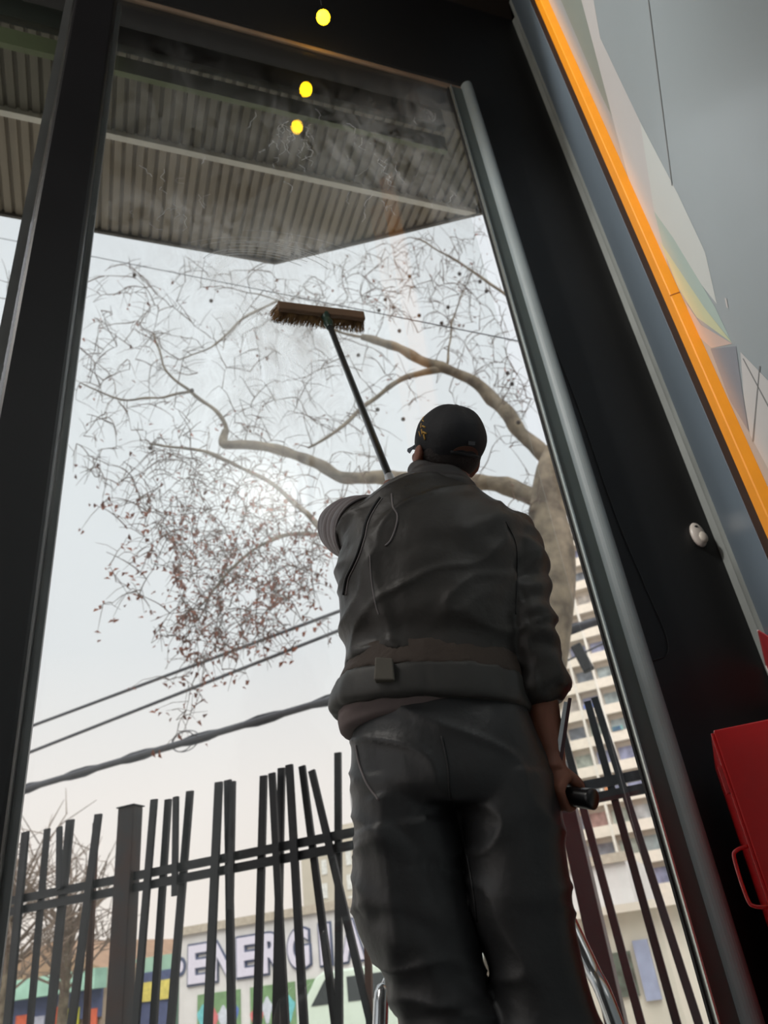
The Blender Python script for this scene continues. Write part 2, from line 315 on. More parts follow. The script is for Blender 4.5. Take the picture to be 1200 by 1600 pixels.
# outer wall above window
bm = B(); bx(bm, -7, 4, 2.39, 2.5, HEAD + .16, 9); struct('wall_outside', bm, mat('outer_render', (90, 88, 82), .8))
# ------------------------------------------------------------------ fence
fn = Vector((math.sin(RAD(42)), math.cos(RAD(42)), 0)); fu = Vector((fn.y, -fn.x, 0)); FD = 4.57
def FP(px, py, off=0): return onplane(px, py, fn * (FD + off), fn)
fence = thing('steel_fence', 'black steel fence of leaning bars and twin rails beyond glass', 'fence', fn * FD)
bars = [(40, 1300, 12, 1600, 0, 12), (74, 1295, 47, 1600, 1, 9), (93, 1292, 92, 1390, 0, 8), (110, 1281, 78, 1600, 0, 13), (154, 1272, 112, 1600, 0, 12), (150, 1285, 135, 1600, 2, 9),
        (241, 1249, 212, 1600, 0, 11), (263, 1249, 240, 1600, 0, 11), (275, 1245, 273, 1400, 1, 9), (297, 1236, 267, 1600, 0, 12), (342, 1222, 325, 1600, 0, 13), (356, 1219, 362, 1600, 0, 12), (364, 1221, 360, 1420, 1, 9),
        (412, 1212, 402, 1600, 0, 12), (425, 1208, 446, 1600, 0, 11), (440, 1200, 432, 1600, 0, 12), (452, 1195, 475, 1600, 0, 12), (472, 1197, 524, 1600, 0, 11), (487, 1204, 580, 1600, 3, 11), (528, 1176, 530, 1600, 0, 11),
        (570, 1290, 578, 1600, 2, 10), (640, 1180, 650, 1600, 0, 11), (700, 1165, 690, 1600, 0, 11), (770, 1150, 790, 1600, 0, 11),
        (879, 1142, 1002, 1600, 0, 11), (918, 1096, 1058, 1600, 1, 11), (929, 1090, 1092, 1600, 0, 11), (15, 1305, -30, 1600, 1, 10), (-25, 1310, -40, 1600, 0, 11), (-60, 1320, -55, 1600, 0, 11),
        (1130, 1080, 1160, 1600, 0, 11), (1190, 1060, 1260, 1600, 0, 11)]
for i, (xt, yt_, xb, yb2, k, wpx) in enumerate(bars):
    off = (-.035, .035)[i % 2]
    p = FP(xt, yt_, off); q = FP(xb, yb2, off)
    if yb2 > 1500: q = p + (q - p) * (p.z / (p.z - q.z))
    w_ = wpx / 1200 * (p - EYE).length * .93
    mm = (steel, steel, steel_rust, steel, steel_maroon)[k]
    bm = B(); bar(bm, p, q, w_, .022, fu); obj('bar', bm, mm, fence)
    if k == 3:
        pass
for off, (ya, yb3) in ((0, (1411, 1211)), (0, (1429, 1232))):
    p = FP(-150, ya + 30 - (0), off); a = FP(0, ya); b = FP(1000, yb3); zz = (a.z + b.z) / 2
    a.z = b.z = zz; d = (b - a).normalized(); bm = B(); bar(bm, a - d * 4, b + d * 2.5, .028, .052, fn); obj('rail', bm, steel, fence)
p = FP(204, 1262); bm = B(); bar(bm, (p.x, p.y, 0), p, .135, .1, fu); po = obj('post', bm, mat('post_steel', (46, 44, 47), .5, metal=.2, scale=6, col2=(62, 40, 34)), fence, bevel=.004)
bm = B(); bar(bm, (p.x, p.y, p.z), (p.x, p.y, p.z + .008), .15, .12, fu); obj('post_cap', bm, steel, po)
p = FP(870, 1190); bm = B(); bar(bm, (p.x, p.y, 0), p, .10, .1, fu); obj('post', bm, steel, fence, bevel=.004)

# ------------------------------------------------------------------ tree
bark = mat('plane_bark', (134, 122, 104), .85, scale=5, col2=(84, 74, 62), bump=.4, bscale=14)
twig_m = mat('twig_bark', (104, 88, 78), .85, scale=8); leaf_m = mat('dry_leaf', (156, 92, 66), .8, scale=3, col2=(96, 62, 52)); ballm = mat('seed_ball', (64, 52, 46), .9, scale=30)
tree = thing('plane_tree', 'bare plane tree with mottled limbs and last brown leaves beyond fence', 'tree', at(770, 1690, 9.0))
tree.location.z = 0
nodes = []; rads = []
def limb(pts, r0, r1, n=6, name='limb', d0=None):
    P = smooth_path([at(x, y, h) for x, y, h in pts], n); rr = [r0 + (r1 - r0) * i / (len(P) - 1) for i in range(len(P))]
    P = [p + noise.noise_vector(p * .9) * .05 + noise.noise_vector(p * 3.1) * .03 for p in P]
    rr = [r * (1 + .35 * noise.noise(p * 4.5)) for r, p in zip(rr, P)]
    bm = B(); tube(bm, P, rr, 12); obj(name, bm, bark, tree, smooth=True)
    for p in P: nodes.append(p); 
base = at(770, 1690, 9.0); tp = at(864, 905, 9.0)
bm = B(); P = smooth_path([Vector((base.x, base.y, -.05)), at(812, 1300, 9.0), tp, at(856, 800, 9.0), at(862, 735, 9.0), at(866, 700, 9.0)], 8)
rr = interp([.34, .29, .27, .24, .2, .1], 8); P = [p + noise.noise_vector(p * .8) * .04 for p in P]; tube(bm, P, rr, 20); obj('trunk', bm, bark, tree, smooth=True); nodes += P[-16:]
limb([(862, 735, 9.0), (845, 700, 8.95), (815, 675, 8.9), (793, 642, 8.8), (745, 602, 8.7), (700, 580, 8.6), (650, 558, 8.5), (600, 535, 8.4), (562, 523, 8.4)], .115, .055)
limb([(564, 524, 8.4), (500, 505, 8.4), (440, 470, 8.4), (390, 460, 8.4)], .022, .007)
limb([(692, 580, 8.6), (650, 588, 8.5), (610, 605, 8.5), (575, 630, 8.5), (530, 670, 8.4), (480, 700, 8.3)], .05, .015)
limb([(858, 790, 9.0), (800, 765, 9.0), (720, 750, 9.0), (620, 748, 9.0), (565, 750, 8.9), (530, 746, 8.9), (490, 725, 8.8), (440, 707, 8.8), (395, 697, 8.7), (352, 693, 8.7), (351, 672, 8.7)], .12, .055)
limb([(352, 685, 8.7), (350, 665, 8.7), (335, 642, 8.6), (300, 612, 8.6), (262, 578, 8.6), (240, 520, 8.6)], .04, .01)
limb([(858, 830, 9.0), (700, 850, 9.0), (590, 865, 8.9), (515, 832, 8.8), (470, 795, 8.8), (430, 762, 8.7), (370, 728, 8.7), (310, 702, 8.6), (230, 690, 8.6)], .06, .015)
limb([(515, 832, 8.8), (450, 835, 8.7), (400, 860, 8.6), (350, 900, 8.6), (310, 950, 8.5)], .03, .01)
limb([(300, 612, 8.6), (250, 622, 8.6), (190, 625, 8.6), (130, 600, 8.6)], .02, .008)
limb([(440, 470, 8.4), (380, 500, 8.3), (330, 540, 8.3), (280, 560, 8.3)], .022, .008)
limb([(700, 580, 8.6), (705, 540, 8.6), (715, 480, 8.6), (740, 420, 8.6)], .018, .006)
limb([(866, 705, 9.0), (870, 640, 9.0), (850, 560, 9.1), (800, 470, 9.1), (700, 400, 9.1), (640, 370, 9.1)], .05, .01)
def inpoly(x, y, poly):
    c = False; j = len(poly) - 1
    for i in range(len(poly)):
        if (poly[i][1] > y) != (poly[j][1] > y) and x < (poly[j][0] - poly[i][0]) * (y - poly[i][1]) / (poly[j][1] - poly[i][1]) + poly[i][0]: c = not c
        j = i
    return c
REG = [([(110, 640), (150, 420), (230, 395), (430, 395), (560, 560), (620, 740), (520, 850), (530, 960), (420, 1050), (310, 1060), (240, 1000), (290, 930), (200, 860), (108, 740)], 560, 7.4, 9.8),
       ([(225, 690), (420, 720), (520, 850), (520, 900), (400, 1020), (290, 1000), (270, 860), (210, 780)], 430, 7.4, 9.6),
       ([(155, 850), (300, 800), (320, 880), (160, 960)], 22, 8, 9), ([(240, 960), (380, 980), (330, 1100), (270, 1170), (230, 1060)], 22, 8, 9),
       ([(540, 395), (640, 372), (760, 352), (850, 700), (790, 650), (700, 560), (600, 500), (430, 470)], 260, 8.2, 10),
       ([(560, 530), (800, 660), (860, 780), (780, 860), (740, 780), (640, 640), (560, 640)], 70, 8.2, 9.6), ([(100, 500), (130, 420), (-40, 380), (-40, 500)], 10, 8, 9)]
rg = random.Random(3); tg = []
for poly, cnt, h0, h1 in REG:
    xs = [p[0] for p in poly]; ys = [p[1] for p in poly]; k = 0
    while k < cnt:
        x = rg.uniform(min(xs), max(xs)); y = rg.uniform(min(ys), max(ys))
        if inpoly(x, y, poly): tg.append(at(x, y, rg.uniform(h0, h1))); k += 1
NA = np.array([tuple(p) for p in nodes]); gen = [0] * len(nodes); paths = []
dist0 = [np.min(np.linalg.norm(NA - np.array(t), axis=1)) for t in tg]
order = sorted(range(len(tg)), key=lambda i: dist0[i])
tips = []
for i in order:
    t = np.array(tg[i]); dd = np.linalg.norm(NA - t, axis=1); j = int(np.argmin(dd)); s = Vector(NA[j].tolist()); e = Vector(t.tolist()); L = (e - s).length
    n = max(3, min(8, int(L / .1) + 2)); pts = []
    for k in range(n + 1):
        f_ = k / n; p = s.lerp(e, f_) + Vector((0, 0, .10 * L * math.sin(PI * f_))) + noise.noise_vector(s.lerp(e, f_) * 2.5) * .07 * min(L, 1) * math.sin(PI * f_) * 2
        pts.append(p)
    paths.append((pts, min(.015, .0055 + .006 * L))); NA = np.vstack([NA, np.array([tuple(p) for p in pts[1:]])]); tips.append(e)
bm = B()
for pts, r in paths:
    tube(bm, pts, [r * (1 - .6 * k / (len(pts) - 1)) for k in range(len(pts))], 4, cap=False)
    for q in range(2):      # side shoots
        k = rg.randrange(1, len(pts)); p = pts[k]; d = Vector((rg.gauss(0, 1), rg.gauss(0, 1), rg.gauss(-.3, 1))).normalized() * rg.uniform(.12, .4)
        tube(bm, [p, p + d * .5 + Vector((0, 0, .03)), p + d], [.004, .0035, .002], 3, cap=False); tips.append(p + d)
o = obj('twigs', bm, twig_m, tree); o['kind'] = 'stuff'
bm = B(); cnt = 0
for e in tips:
    low = e.z < 6.6 and e.x < 2.9
    if rg.random() < (.62 if low else .14):
        for q in range(rg.choice((1, 2, 3)) if low else 1):
            c = e + Vector((rg.gauss(0, .03), rg.gauss(0, .03), rg.gauss(-.03, .03))); s = rg.uniform(.02, .043)
            a = Vector((rg.gauss(0, 1), rg.gauss(0, 1), rg.gauss(0, 1))).normalized(); b = a.orthogonal().normalized(); n2 = a.cross(b)
            vs = [bm.verts.new(c + x) for x in (a * s * 1.2, b * s * .8 + n2 * s * .4, a * -s, b * -s * .8 + n2 * s * .4)]
            vm = bm.verts.new(c)
            for k in range(4): bm.faces.new((vs[k], vs[(k + 1) % 4], vm))
o = obj('leaves', bm, leaf_m, tree); o['kind'] = 'stuff'
sb = None
for x, y in ((718, 428), (640, 432), (615, 480), (592, 485), (655, 493), (624, 517), (793, 583), (602, 468), (690, 505), (560, 555), (640, 590), (760, 455), (750, 440), (470, 500), (210, 430), (330, 470), (300, 610), (630, 655), (700, 480), (590, 640), (235, 700), (800, 600), (810, 660)):
    p = at(x, y, 8.4); r = .022
    if sb is None:
        bm = B(); ball(bm, (0, 0, 0), .03, 10, 8); sb = obj('seed_ball', bm, ballm, tree, smooth=True); o = sb; o.matrix_parent_inverse = Matrix.Translation(tree.location).inverted()
    else: o = sb.copy(); C.objects.link(o)
    o.location = p
# bare street tree on the far left and a brownish one
def far_tree(x, y, h, H, lab, col, seed):
    r = random.Random(seed); b0 = at(x, y, h); b0.z = 0; t = thing('street_tree', lab, 'tree', b0, 'bare trees along the far street')
    bm = B(); tube(bm, [b0, b0 + Z * H * .5, b0 + Z * H * .7], [.16, .12, .06], 8); obj('trunk', bm, bark, t, smooth=True)
    bm = B()
    for k in range(46):
        p = b0 + Z * H * r.uniform(.35, .7); d = Vector((r.gauss(0, 1), r.gauss(0, 1), r.uniform(.3, 1.8))).normalized() * H * r.uniform(.25, .45)
        tube(bm, [p, p + d * .5 + Vector((r.gauss(0, .2), 0, .1)), p + d], [.045, .03, .015], 4)
        for q in range(5):
            s = p + d * r.uniform(.4, 1); e = s + Vector((r.gauss(0, .5), r.gauss(0, .5), r.uniform(.0, .9))); tube(bm, [s, e], [.018, .008], 3)
    o = obj('branches', bm, mat('twig_' + col, (128, 112, 100), .9), t); o['kind'] = 'stuff'
far_tree(105, 1500, 26, 6.0, 'bare branching tree behind the shops, right of the leftmost bars', 'far', 5)
far_tree(5, 1540, 24, 6.2, 'bare branching tree at the far left edge beside the mullion', 'far', 6)

# ------------------------------------------------------------------ cables
cab_m = mat('cable_black', (70, 70, 76), .6)
def cable(a, b, d, r, lab, sag=0, ext=(3, 6), grp='overhead cables across the sky'):
    p = onplane(a[0], a[1], fn * d, fn); q = onplane(b[0], b[1], fn * d, fn); dr = q - p
    pts = [p + dr * (-ext[0] + (1 + ext[0] + ext[1]) * k / 24) for k in range(25)]
    bm = B(); tube(bm, pts, r, 8); return tag(obj('overhead_cable', bm, cab_m, smooth=True), lab, 'cable', grp), p, q
o, p, q = cable((25, 1237), (510, 1095), 10, .055, 'thick twisted black cable bundle, lowest of the overhead cables', ext=(1, 2))
for k in range(2):
    c = onplane(285 + 5 * k, 1158, fn * 10, fn); bm = B(); tube(bm, [c + fu * math.cos(2 * PI * j / 20) * (.2 + .05 * k) + Z * math.sin(2 * PI * j / 20) * .16 for j in range(21)], .008, 5, cap=False); obj('cable_loop', bm, cab_m, o, smooth=True)
for k in range(2):
    dz = (Z * (.045 - .09 * k)); bm = B(); tube(bm, [p + (q - p) * (-1 + 4 * j / 80) + dz + Vector((0, 0, .03 * math.sin(j * 1.6 + 3 * k))) for j in range(81)], .018, 6); obj('wrapped_strand', bm, cab_m, o, smooth=True)
cable((40, 1138), (530, 955), 11, .03, 'upper thin grey overhead cable left of the man', ext=(1, 2))
cable((40, 1178), (530, 985), 11, .03, 'lower thin grey overhead cable left of the man', ext=(1, 2))
cable((0, 372), (820, 535), 4.4, .0045, 'faint wire just below the canopy running to the frame', ext=(.6, .3))

# ------------------------------------------------------------------ street buildings
def SP(px, py, d): return onplane(px, py, fn * d, fn)
def sbox(bm, s0, s1, d0, d1, z0, z1):
    prism(bm, [fu * s0 + fn * d0 + Z * z0, fu * s1 + fn * d0 + Z * z0, fu * s1 + fn * d1 + Z * z0, fu * s0 + fn * d1 + Z * z0], (0, 0, z1 - z0))
def S(px, py, d): p = SP(px, py, d); return p.dot(fu), p.z
bm = B(); sbox(bm, -45, 40, 18.5, 23.5, -.02, .012); struct('road', bm, asphalt)
DS = 26
s0, z1 = S(282, 1452, DS); s1, z1b = S(560, 1404, DS); zt = (z1 + z1b) / 2
_, zb = S(300, 1552, DS); _, zfb = S(300, 1573, DS)
shop = thing('corner_shop', 'low white shop with lettered sign and green shutters across street', 'building', fu * s0 + fn * DS)
bm = B(); sbox(bm, s0, s0 + 16, DS, DS + 8, 0, zt); obj('wall', bm, mat('shop_white', (218, 214, 212), .85, scale=2, noise_amt=.06), shop)
bm = B(); sbox(bm, s0 - .1, s0 + 16.1, DS - .15, DS, zt - .22, zt + .04); obj('cornice', bm, mat('shop_cornice', (188, 176, 160), .8), shop)
sb_ = []
for a, b in ((326, 385), (385, 450), (450, 520), (520, 600), (600, 680)):
    pass
nav = mat('navy_outline', (84, 92, 118), .7); lil = mat('lilac_letter', (214, 208, 222), .7, noise_amt=.03)
x0s, _ = S(293, 1500, DS); x1s, _ = S(572, 1450, DS); zl0 = S(300, 1538, DS)[1]; zl1 = S(300, 1478, DS)[1]
lh = zl1 - zl0; word = 'ENERGIA'; adv = (x1s - x0s) / 7.0
for i, ch in enumerate(word):
    for nm, mm, off, dp in (('letter_outline', nav, .07, .05), ('letter', lil, 0.0, .09)):
        fc = bpy.data.curves.new(nm, 'FONT'); fc.body = ch; fc.size = 1; fc.extrude = dp; fc.offset = .035 + off * .55
        o = bpy.data.objects.new(nm, fc); C.objects.link(o); me = bpy.data.meshes.new_from_object(o.evaluated_get(bpy.context.evaluated_depsgraph_get())); bpy.data.objects.remove(o)
        xs_ = [q.co.x for q in me.vertices]; ys_ = [q.co.y for q in me.vertices]; w_ = max(xs_) - min(xs_); hh = max(ys_) - min(ys_)
        tw = adv * (.80 if ch != 'I' else .38) + (off * 1.8); th = lh + off * 1.8
        for q in me.vertices:
            q.co.x = (q.co.x - (max(xs_) + min(xs_)) / 2) / w_ * tw; q.co.y = (q.co.y - (max(ys_) + min(ys_)) / 2) / hh * th
        o = bpy.data.objects.new(nm, me); C.objects.link(o); me.materials.append(mm)
        cpos = fu * (x0s + adv * (i + .5)) + fn * (DS - .02) + Z * ((zl0 + zl1) / 2)
        o.matrix_world = Matrix.Translation(cpos) @ Matrix((fu.to_4d(), Z.to_4d(), (-fn).to_4d(), (0, 0, 0, 1))).transposed().normalized() if False else Matrix(((fu.x, 0, -fn.x, cpos.x), (fu.y, 0, -fn.y, cpos.y), (0, 1, 0, cpos.z), (0, 0, 0, 1)))
        o.parent = shop; o.matrix_parent_inverse = Matrix.Translation(shop.location).inverted()
ce = fu * (x0s - .28) + fn * (DS - .04) + Z * ((zl0 + zl1) / 2)
bm = B(); prism(bm, [ce + fu * .24 * math.cos(a) + Z * .3 * math.sin(a) for a in [2 * PI * k / 20 for k in range(20)]], fn * .03); obj('round_emblem', bm, nav, shop)
bm = B(); prism(bm, [ce - fn * .01 + fu * .14 * math.cos(a) + Z * .18 * math.sin(a) for a in [2 * PI * k / 20 for k in range(20)]], fn * .01); obj('emblem_centre', bm, lil, shop)
zsg = S(300, 1556, DS)[1]
for k in range(5):
    a = s0 + .8 + k * 2.1; bm = B(); sbox(bm, a, a + 1.7, DS - .06, DS, .3, zsg); sh = obj('shutter', bm, mat('green_shutter', (124, 156, 112), .7, scale=4), shop)
    r = random.Random(k)
    for j in range(4):
        bm = B(); c = fu * (a + .25 + .4 * j) + fn * (DS - .075) + Z * (1.15 + r.uniform(-.2, .1)); w_ = r.uniform(.16, .24)
        prism(bm, [c + fu * w_ * math.cos(t_) * (1 + .3 * math.sin(3 * t_)) + Z * .34 * math.sin(t_) * (1 + .2 * math.cos(4 * t_)) for t_ in [2 * PI * q / 14 for q in range(14)]], fn * .01)
        obj('graffiti_patch', bm, mat('graf%d' % ((j + k) % 4), [(120, 196, 200), (214, 120, 120), (210, 214, 224), (96, 120, 190)][(j + k) % 4], .7), sh)
# pale block behind shop
a, zt2 = S(470, 1335, 45); b, _ = S(640, 1310, 45); _, ztb = S(555, 1285, 45)
blk = thing('pale_block', 'plain beige block with tiny windows and roof mast behind the shop', 'building', fu * a + fn * 45)
bm = B(); sbox(bm, a, a + 14, 45, 55, 0, zt2); obj('wall', bm, mat('beige_block', (186, 178, 164), .85, scale=1, noise_amt=.04), blk)
for k, (x, y) in enumerate(((507, 1355), (508, 1392), (545, 1340), (547, 1378), (512, 1425), (550, 1412))):
    ss, z_ = S(x, y, 45); bm = B(); sbox(bm, ss - .18, ss + .18, 44.95, 45.02, z_ - .4, z_ + .4); obj('window', bm, mat('pale_window', (218, 218, 214), .4), blk)
ss, _ = S(537, 1290, 45); bm = B(); sbox(bm, ss - .9, ss + 2, 46, 48, zt2, zt2 + 1.4); obj('roof_room', bm, MATS['beige_block'], blk)
bm = B(); tube(bm, [fu * ss + fn * 46.5 + Z * (zt2 + 1.3), fu * ss + fn * 46.5 + Z * (zt2 + 3.4)], .06, 6); obj('mast', bm, cab_m, blk)
# left row: brown gabled house with teal awning, navy band; yellow signed kiosk
DL = 24
a0, zr = S(-60, 1512, DL); a1, _ = S(165, 1500, DL); am, zap = S(75, 1482, DL); _, zt3 = S(80, 1528, DL); _, zt4 = S(80, 1556, DL)
row = thing('teal_awning_shop', 'brown gabled shop with teal awning, navy band and murals', 'building', fu * a0 + fn * DL)
bm = B(); sbox(bm, a0, a1, DL, DL + 7, 0, zt3); obj('wall', bm, mat('tan_wall', (176, 156, 136), .85, scale=2), row)
bm = B(); prism(bm, [fu * a0 + fn * (DL - .1) + Z * zt3, fu * a1 + fn * (DL - .1) + Z * zt3, fu * (am + .4) + fn * (DL - .1) + Z * (zap + .2), fu * (am - .8) + fn * (DL - .1) + Z * (zap + .0)], fn * 7); obj('gable_roof', bm, mat('brown_roof', (160, 128, 104), .85, scale=3), row)
bm = B(); sbox(bm, a0, a1 + .2, DL - .7, DL - .1, zt4, zt3 + .05); obj('awning', bm, mat('teal_awning', (160, 200, 180), .75, scale=2), row)
bm = B(); sbox(bm, a0, a1, DL - .12, DL, zt4 - .8, zt4); obj('sign_band', bm, mat('navy_band', (84, 92, 128), .7), row)
for k in range(9):
    w_ = (a1 - a0) / 9; bm = B(); sbox(bm, a0 + k * w_ + .1, a0 + (k + 1) * w_ - .1, DL - .14, DL - .1, .5, zt4 - .35 - .1 * (k % 3)); obj('wall_mural', bm, mat('mural%d' % (k % 4), [(230, 110, 76), (190, 190, 206), (226, 92, 50), (200, 196, 60)][k % 4], .7), row)
b0, zk = S(206, 1500, 26); b1 = s0 - .15; _, zk2 = S(230, 1532, 26)
kio = thing('green_kiosk', 'green topped kiosk with navy front and yellow sign between shops', 'kiosk', fu * b0 + fn * 26)
bm = B(); sbox(bm, b0, b1, 26, 29, 0, zk); obj('wall', bm, mat('kiosk_green', (156, 190, 170), .8, scale=2), kio)
bm = B(); sbox(bm, b0, b1, 25.95, 26, 0, zk2 + .25); obj('front', bm, mat('navy_band', (84, 92, 128), .7), kio)
_, zy0 = S(250, 1562, 26); _, zy1 = S(250, 1532, 26); c0, _ = S(222, 1550, 26); c1, _ = S(272, 1545, 26)
bm = B(); sbox(bm, c0, c1, 25.88, 25.95, zy0, zy1); obj('yellow_sign', bm, mat('yellow_sign', (222, 206, 110), .7), kio)
# van
va, vz = S(478, 1548, 19); vb, _ = S(640, 1520, 19)
van = thing('parked_van', 'pale green van parked across the street behind fence bars', 'van', fu * va + fn * 19)
bm = B(); prof = [(0, .45), (0, 1.05), (.15, 1.2), (.55, 1.78), (.75, 1.88), (4.2, 1.9), (4.35, 1.8), (4.4, .45)]
prism(bm, [fu * (va - .3 + x) + fn * 19 + Z * z for x, z in prof], fn * 1.7); obj('body', bm, mat('van_paint', (208, 220, 206), .35, noise_amt=.03), van, bevel=.05)
for x0_, x1_, sl_ in ((.42, 1.25, .4), (1.4, 2.5, 0), (2.65, 3.9, 0)):
    bm = B(); prism(bm, [fu * (va - .3 + x) + fn * 18.985 + Z * z for x, z in ((x0_, 1.22), (x0_ + sl_, 1.72), (x1_, 1.72), (x1_, 1.22))], fn * .02); obj('side_window', bm, car_glass, van)
bm = B(); c = [fu * (va - .3 + x) + fn * y + Z * z for x, z, y in ((.19, 1.26, 19.15), (.52, 1.74, 19.15), (.52, 1.74, 20.55), (.19, 1.26, 20.55))]; prism(bm, c, (fu * -.02 + Z * .015)); obj('windscreen', bm, car_glass, van)
for x in (.85, 3.5):
    for y in (19.0, 20.5):
        bm = B(); cc = fu * (va - .3 + x) + fn * (y - .02) + Z * .34; tube(bm, [cc, cc + fn * .22], .34, 20); w_ = obj('wheel', bm, gasket, van)
        bm = B(); tube(bm, [cc - fn * .01, cc + fn * .23], .17, 14); obj('hub_cap', bm, frame_l, w_)
# apartment tower
DT = 80; NB = 8; BW = 2.15; FHt = 2.72
sR = DT * math.tan(RAD(-1.2)); sL = sR - NB * BW; _, ztop = S(888, 852, DT); NF = int((ztop - 5.2) / FHt); zt5 = 5.2 + NF * FHt
tow = thing('apartment_tower', 'tall cream apartment tower with stacked balconies right of the tree', 'building', fu * sL + fn * DT)
bm = B(); sbox(bm, sL, sR, DT, DT + 14, 0, zt5 + .8); obj('wall', bm, mat('tower_wall', (220, 211, 200), .85, scale=.6, noise_amt=.06), tow)
bm = B(); sbox(bm, sL + 3, sR - 5, DT + 3, DT + 9, zt5 + .8, zt5 + 3.4); obj('roof_room', bm, MATS['tower_wall'], tow)
slabm = mat('tower_slab', (222, 212, 198), .8, scale=2, noise_amt=.05); rr_ = random.Random(11)
wcols = [(178, 186, 196), (146, 152, 162), (206, 208, 210), (170, 174, 206), (186, 198, 200), (220, 212, 204), (206, 168, 160), (192, 200, 190)]
WM = [mat('tower_window_%d' % i, c, .3, noise_amt=.25, scale=1.3) for i, c in enumerate(wcols)]
for k in range(NF):
    z = 5.2 + k * FHt
    bm = B(); sbox(bm, sL, sR, DT - 1.0, DT, z, z + .22); sbox(bm, sL, sR, DT - 1.05, DT - .95, z, z + .95); obj('balcony', bm, slabm, tow)
    if k % 1 == 0:
        for j in range(NB):
            if (NB - j) > 6: continue
            a = sL + j * BW; bm = B(); sbox(bm, a + .25, a + BW - .3, DT - .05, DT, z + .5, z + 2.3); obj('window', bm, WM[rr_.randrange(8)], tow)
for j in range(NB + 1):
    a = sL + j * BW; bm = B(); sbox(bm, a - .12, a + .12, DT - 1.08, DT, 5.2, zt5); obj('pier', bm, mat('tower_pier', (228, 222, 212), .8), tow)
for z_ in (5.2, zt5):
    bm = B(); sbox(bm, sL - .2, sR + .2, DT - 1.15, DT + .1, z_ - .25, z_ + .25); obj('cornice', bm, slabm, tow)
for k in range(3):
    bm = B(); sbox(bm, sL, sR, DT - .2, DT, 1.2 + 1.2 * k, 1.35 + 1.2 * k); obj('podium_band', bm, mat('podium_band', (170, 160, 150), .8), tow)
# small laundry / awnings on balconies in colour
for k in range(16):
    z = 5.2 + rr_.randrange(NF) * FHt + .95; a = sL + BW * (NB - 1 - rr_.randrange(5)) + .3
    bm = B(); sbox(bm, a, a + rr_.uniform(.5, 1.4), DT - 1.12, DT - 1.06, z, z + rr_.uniform(.4, .8)); obj('balcony_blind', bm, mat('blind%d' % (k % 5), [(206, 140, 96), (110, 130, 196), (214, 120, 130), (128, 170, 168), (210, 205, 200)][k % 5], .8), tow)
# low pink wing right of tower with shopfront at street
wl = sR + .3
wing = thing('pink_annex', 'pinkish low building beside the tower, half hidden by window frame', 'building', fu * wl + fn * 60)
bm = B(); a, zq = S(1010, 1225, 60); b_s = a + 14; sbox(bm, a, b_s, 60, 70, 0, zq); obj('wall', bm, mat('pink_wall', (204, 186, 176), .85, scale=1.4, noise_amt=.14), wing)
for k in range(3):
    for j in range(3):
        bm = B(); sbox(bm, a + .8 + j * 1.8, a + 1.8 + j * 1.8, 59.94, 60, 3 + k * 3, 4.6 + k * 3); obj('window', bm, WM[(k + j) % 8], wing)
# street shopfront low in front of tower
DK = 15; a, zq = S(900, 1515, DK); b2, _ = S(1085, 1500, DK)
kf = thing('street_kiosk', 'small cream street kiosk with blue poster standing below the tower', 'kiosk', fu * a + fn * DK)
_, zroof = S(960, 1420, DK)
bm = B(); sbox(bm, a - 1, a + 3, DK, DK + 2.5, 0, zroof); obj('wall', bm, mat('store_cream', (206, 200, 186), .85, scale=2, noise_amt=.05), kf)
a2, z2 = S(950, 1490, DK); b3, _ = S(985, 1490, DK); _, z3 = S(960, 1560, DK)
bm = B(); sbox(bm, a2, b3, DK - .05, DK, z3, z2); obj('shop_window', bm, mat('store_window', (104, 116, 104), .4, scale=5, noise_amt=.3), kf)
a2, z2 = S(988, 1470, DK); b3, _ = S(1012, 1470, DK); _, z3 = S(1000, 1565, DK)
bm = B(); sbox(bm, a2, b3, DK - .08, DK, z3, z2); obj('blue_poster', bm, mat('blue_poster', (160, 168, 194), .6, scale=4), kf)
bm = B(); sbox(bm, a - 1.1, a + 3.1, DK - .3, DK, zroof - .08, zroof + .04); obj('cornice', bm, slabm, kf)
# dark box on far cable
p = at(910, 1028, 14.0); bm = B(); bar(bm, p - Z * .26 + fu * .06, p + Z * .26 - fu * .06, .2, .16, fu)
tl = tag(obj('cable_junction_box', bm, mat('junction_black', (34, 34, 36), .7, scale=14, noise_amt=.3), bevel=.02), 'dark oblong junction box hanging on a cable before the tower', 'junction box')
o = cable((870, 1040), (975, 990), 14.4, .02, 'dark cable crossing the tower beside the junction box', ext=(.12, 6))

# ================================================================== PERSON
AZ = RAD(25.5); R0 = 1.62
er = Vector((math.cos(AZ), -math.sin(AZ), 0)); ef = Vector((math.sin(AZ), math.cos(AZ), 0)); MO = ef * R0
def P(px, py, b=0): return onplane(px, py, MO + ef * b, ef)
def Lc(a, b, z): return MO + er * a + ef * b + Z * z
FEET = .985
man = thing('person', 'man in dark jacket and cap on ladder scrubbing the window, seen from behind', 'person', Vector((MO.x, MO.y, FEET)))
def loft(bm, rings, seg=36, pw=2.3):
    RR = []
    for (c, a, bvec) in rings:
        vs = []
        for k in range(seg):
            t = 2 * PI * k / seg; ct, st = math.cos(t), math.sin(t)
            vs.append(bm.verts.new(c + a * (abs(ct) ** (2 / pw)) * (1 if ct >= 0 else -1) + bvec * (abs(st) ** (2 / pw)) * (1 if st >= 0 else -1)))
        RR.append(vs)
    for x, y in zip(RR, RR[1:]):
        for k in range(seg): bm.faces.new((x[k], x[(k + 1) % seg], y[(k + 1) % seg], y[k]))
    bm.faces.new(RR[0][::-1]); bm.faces.new(RR[-1])
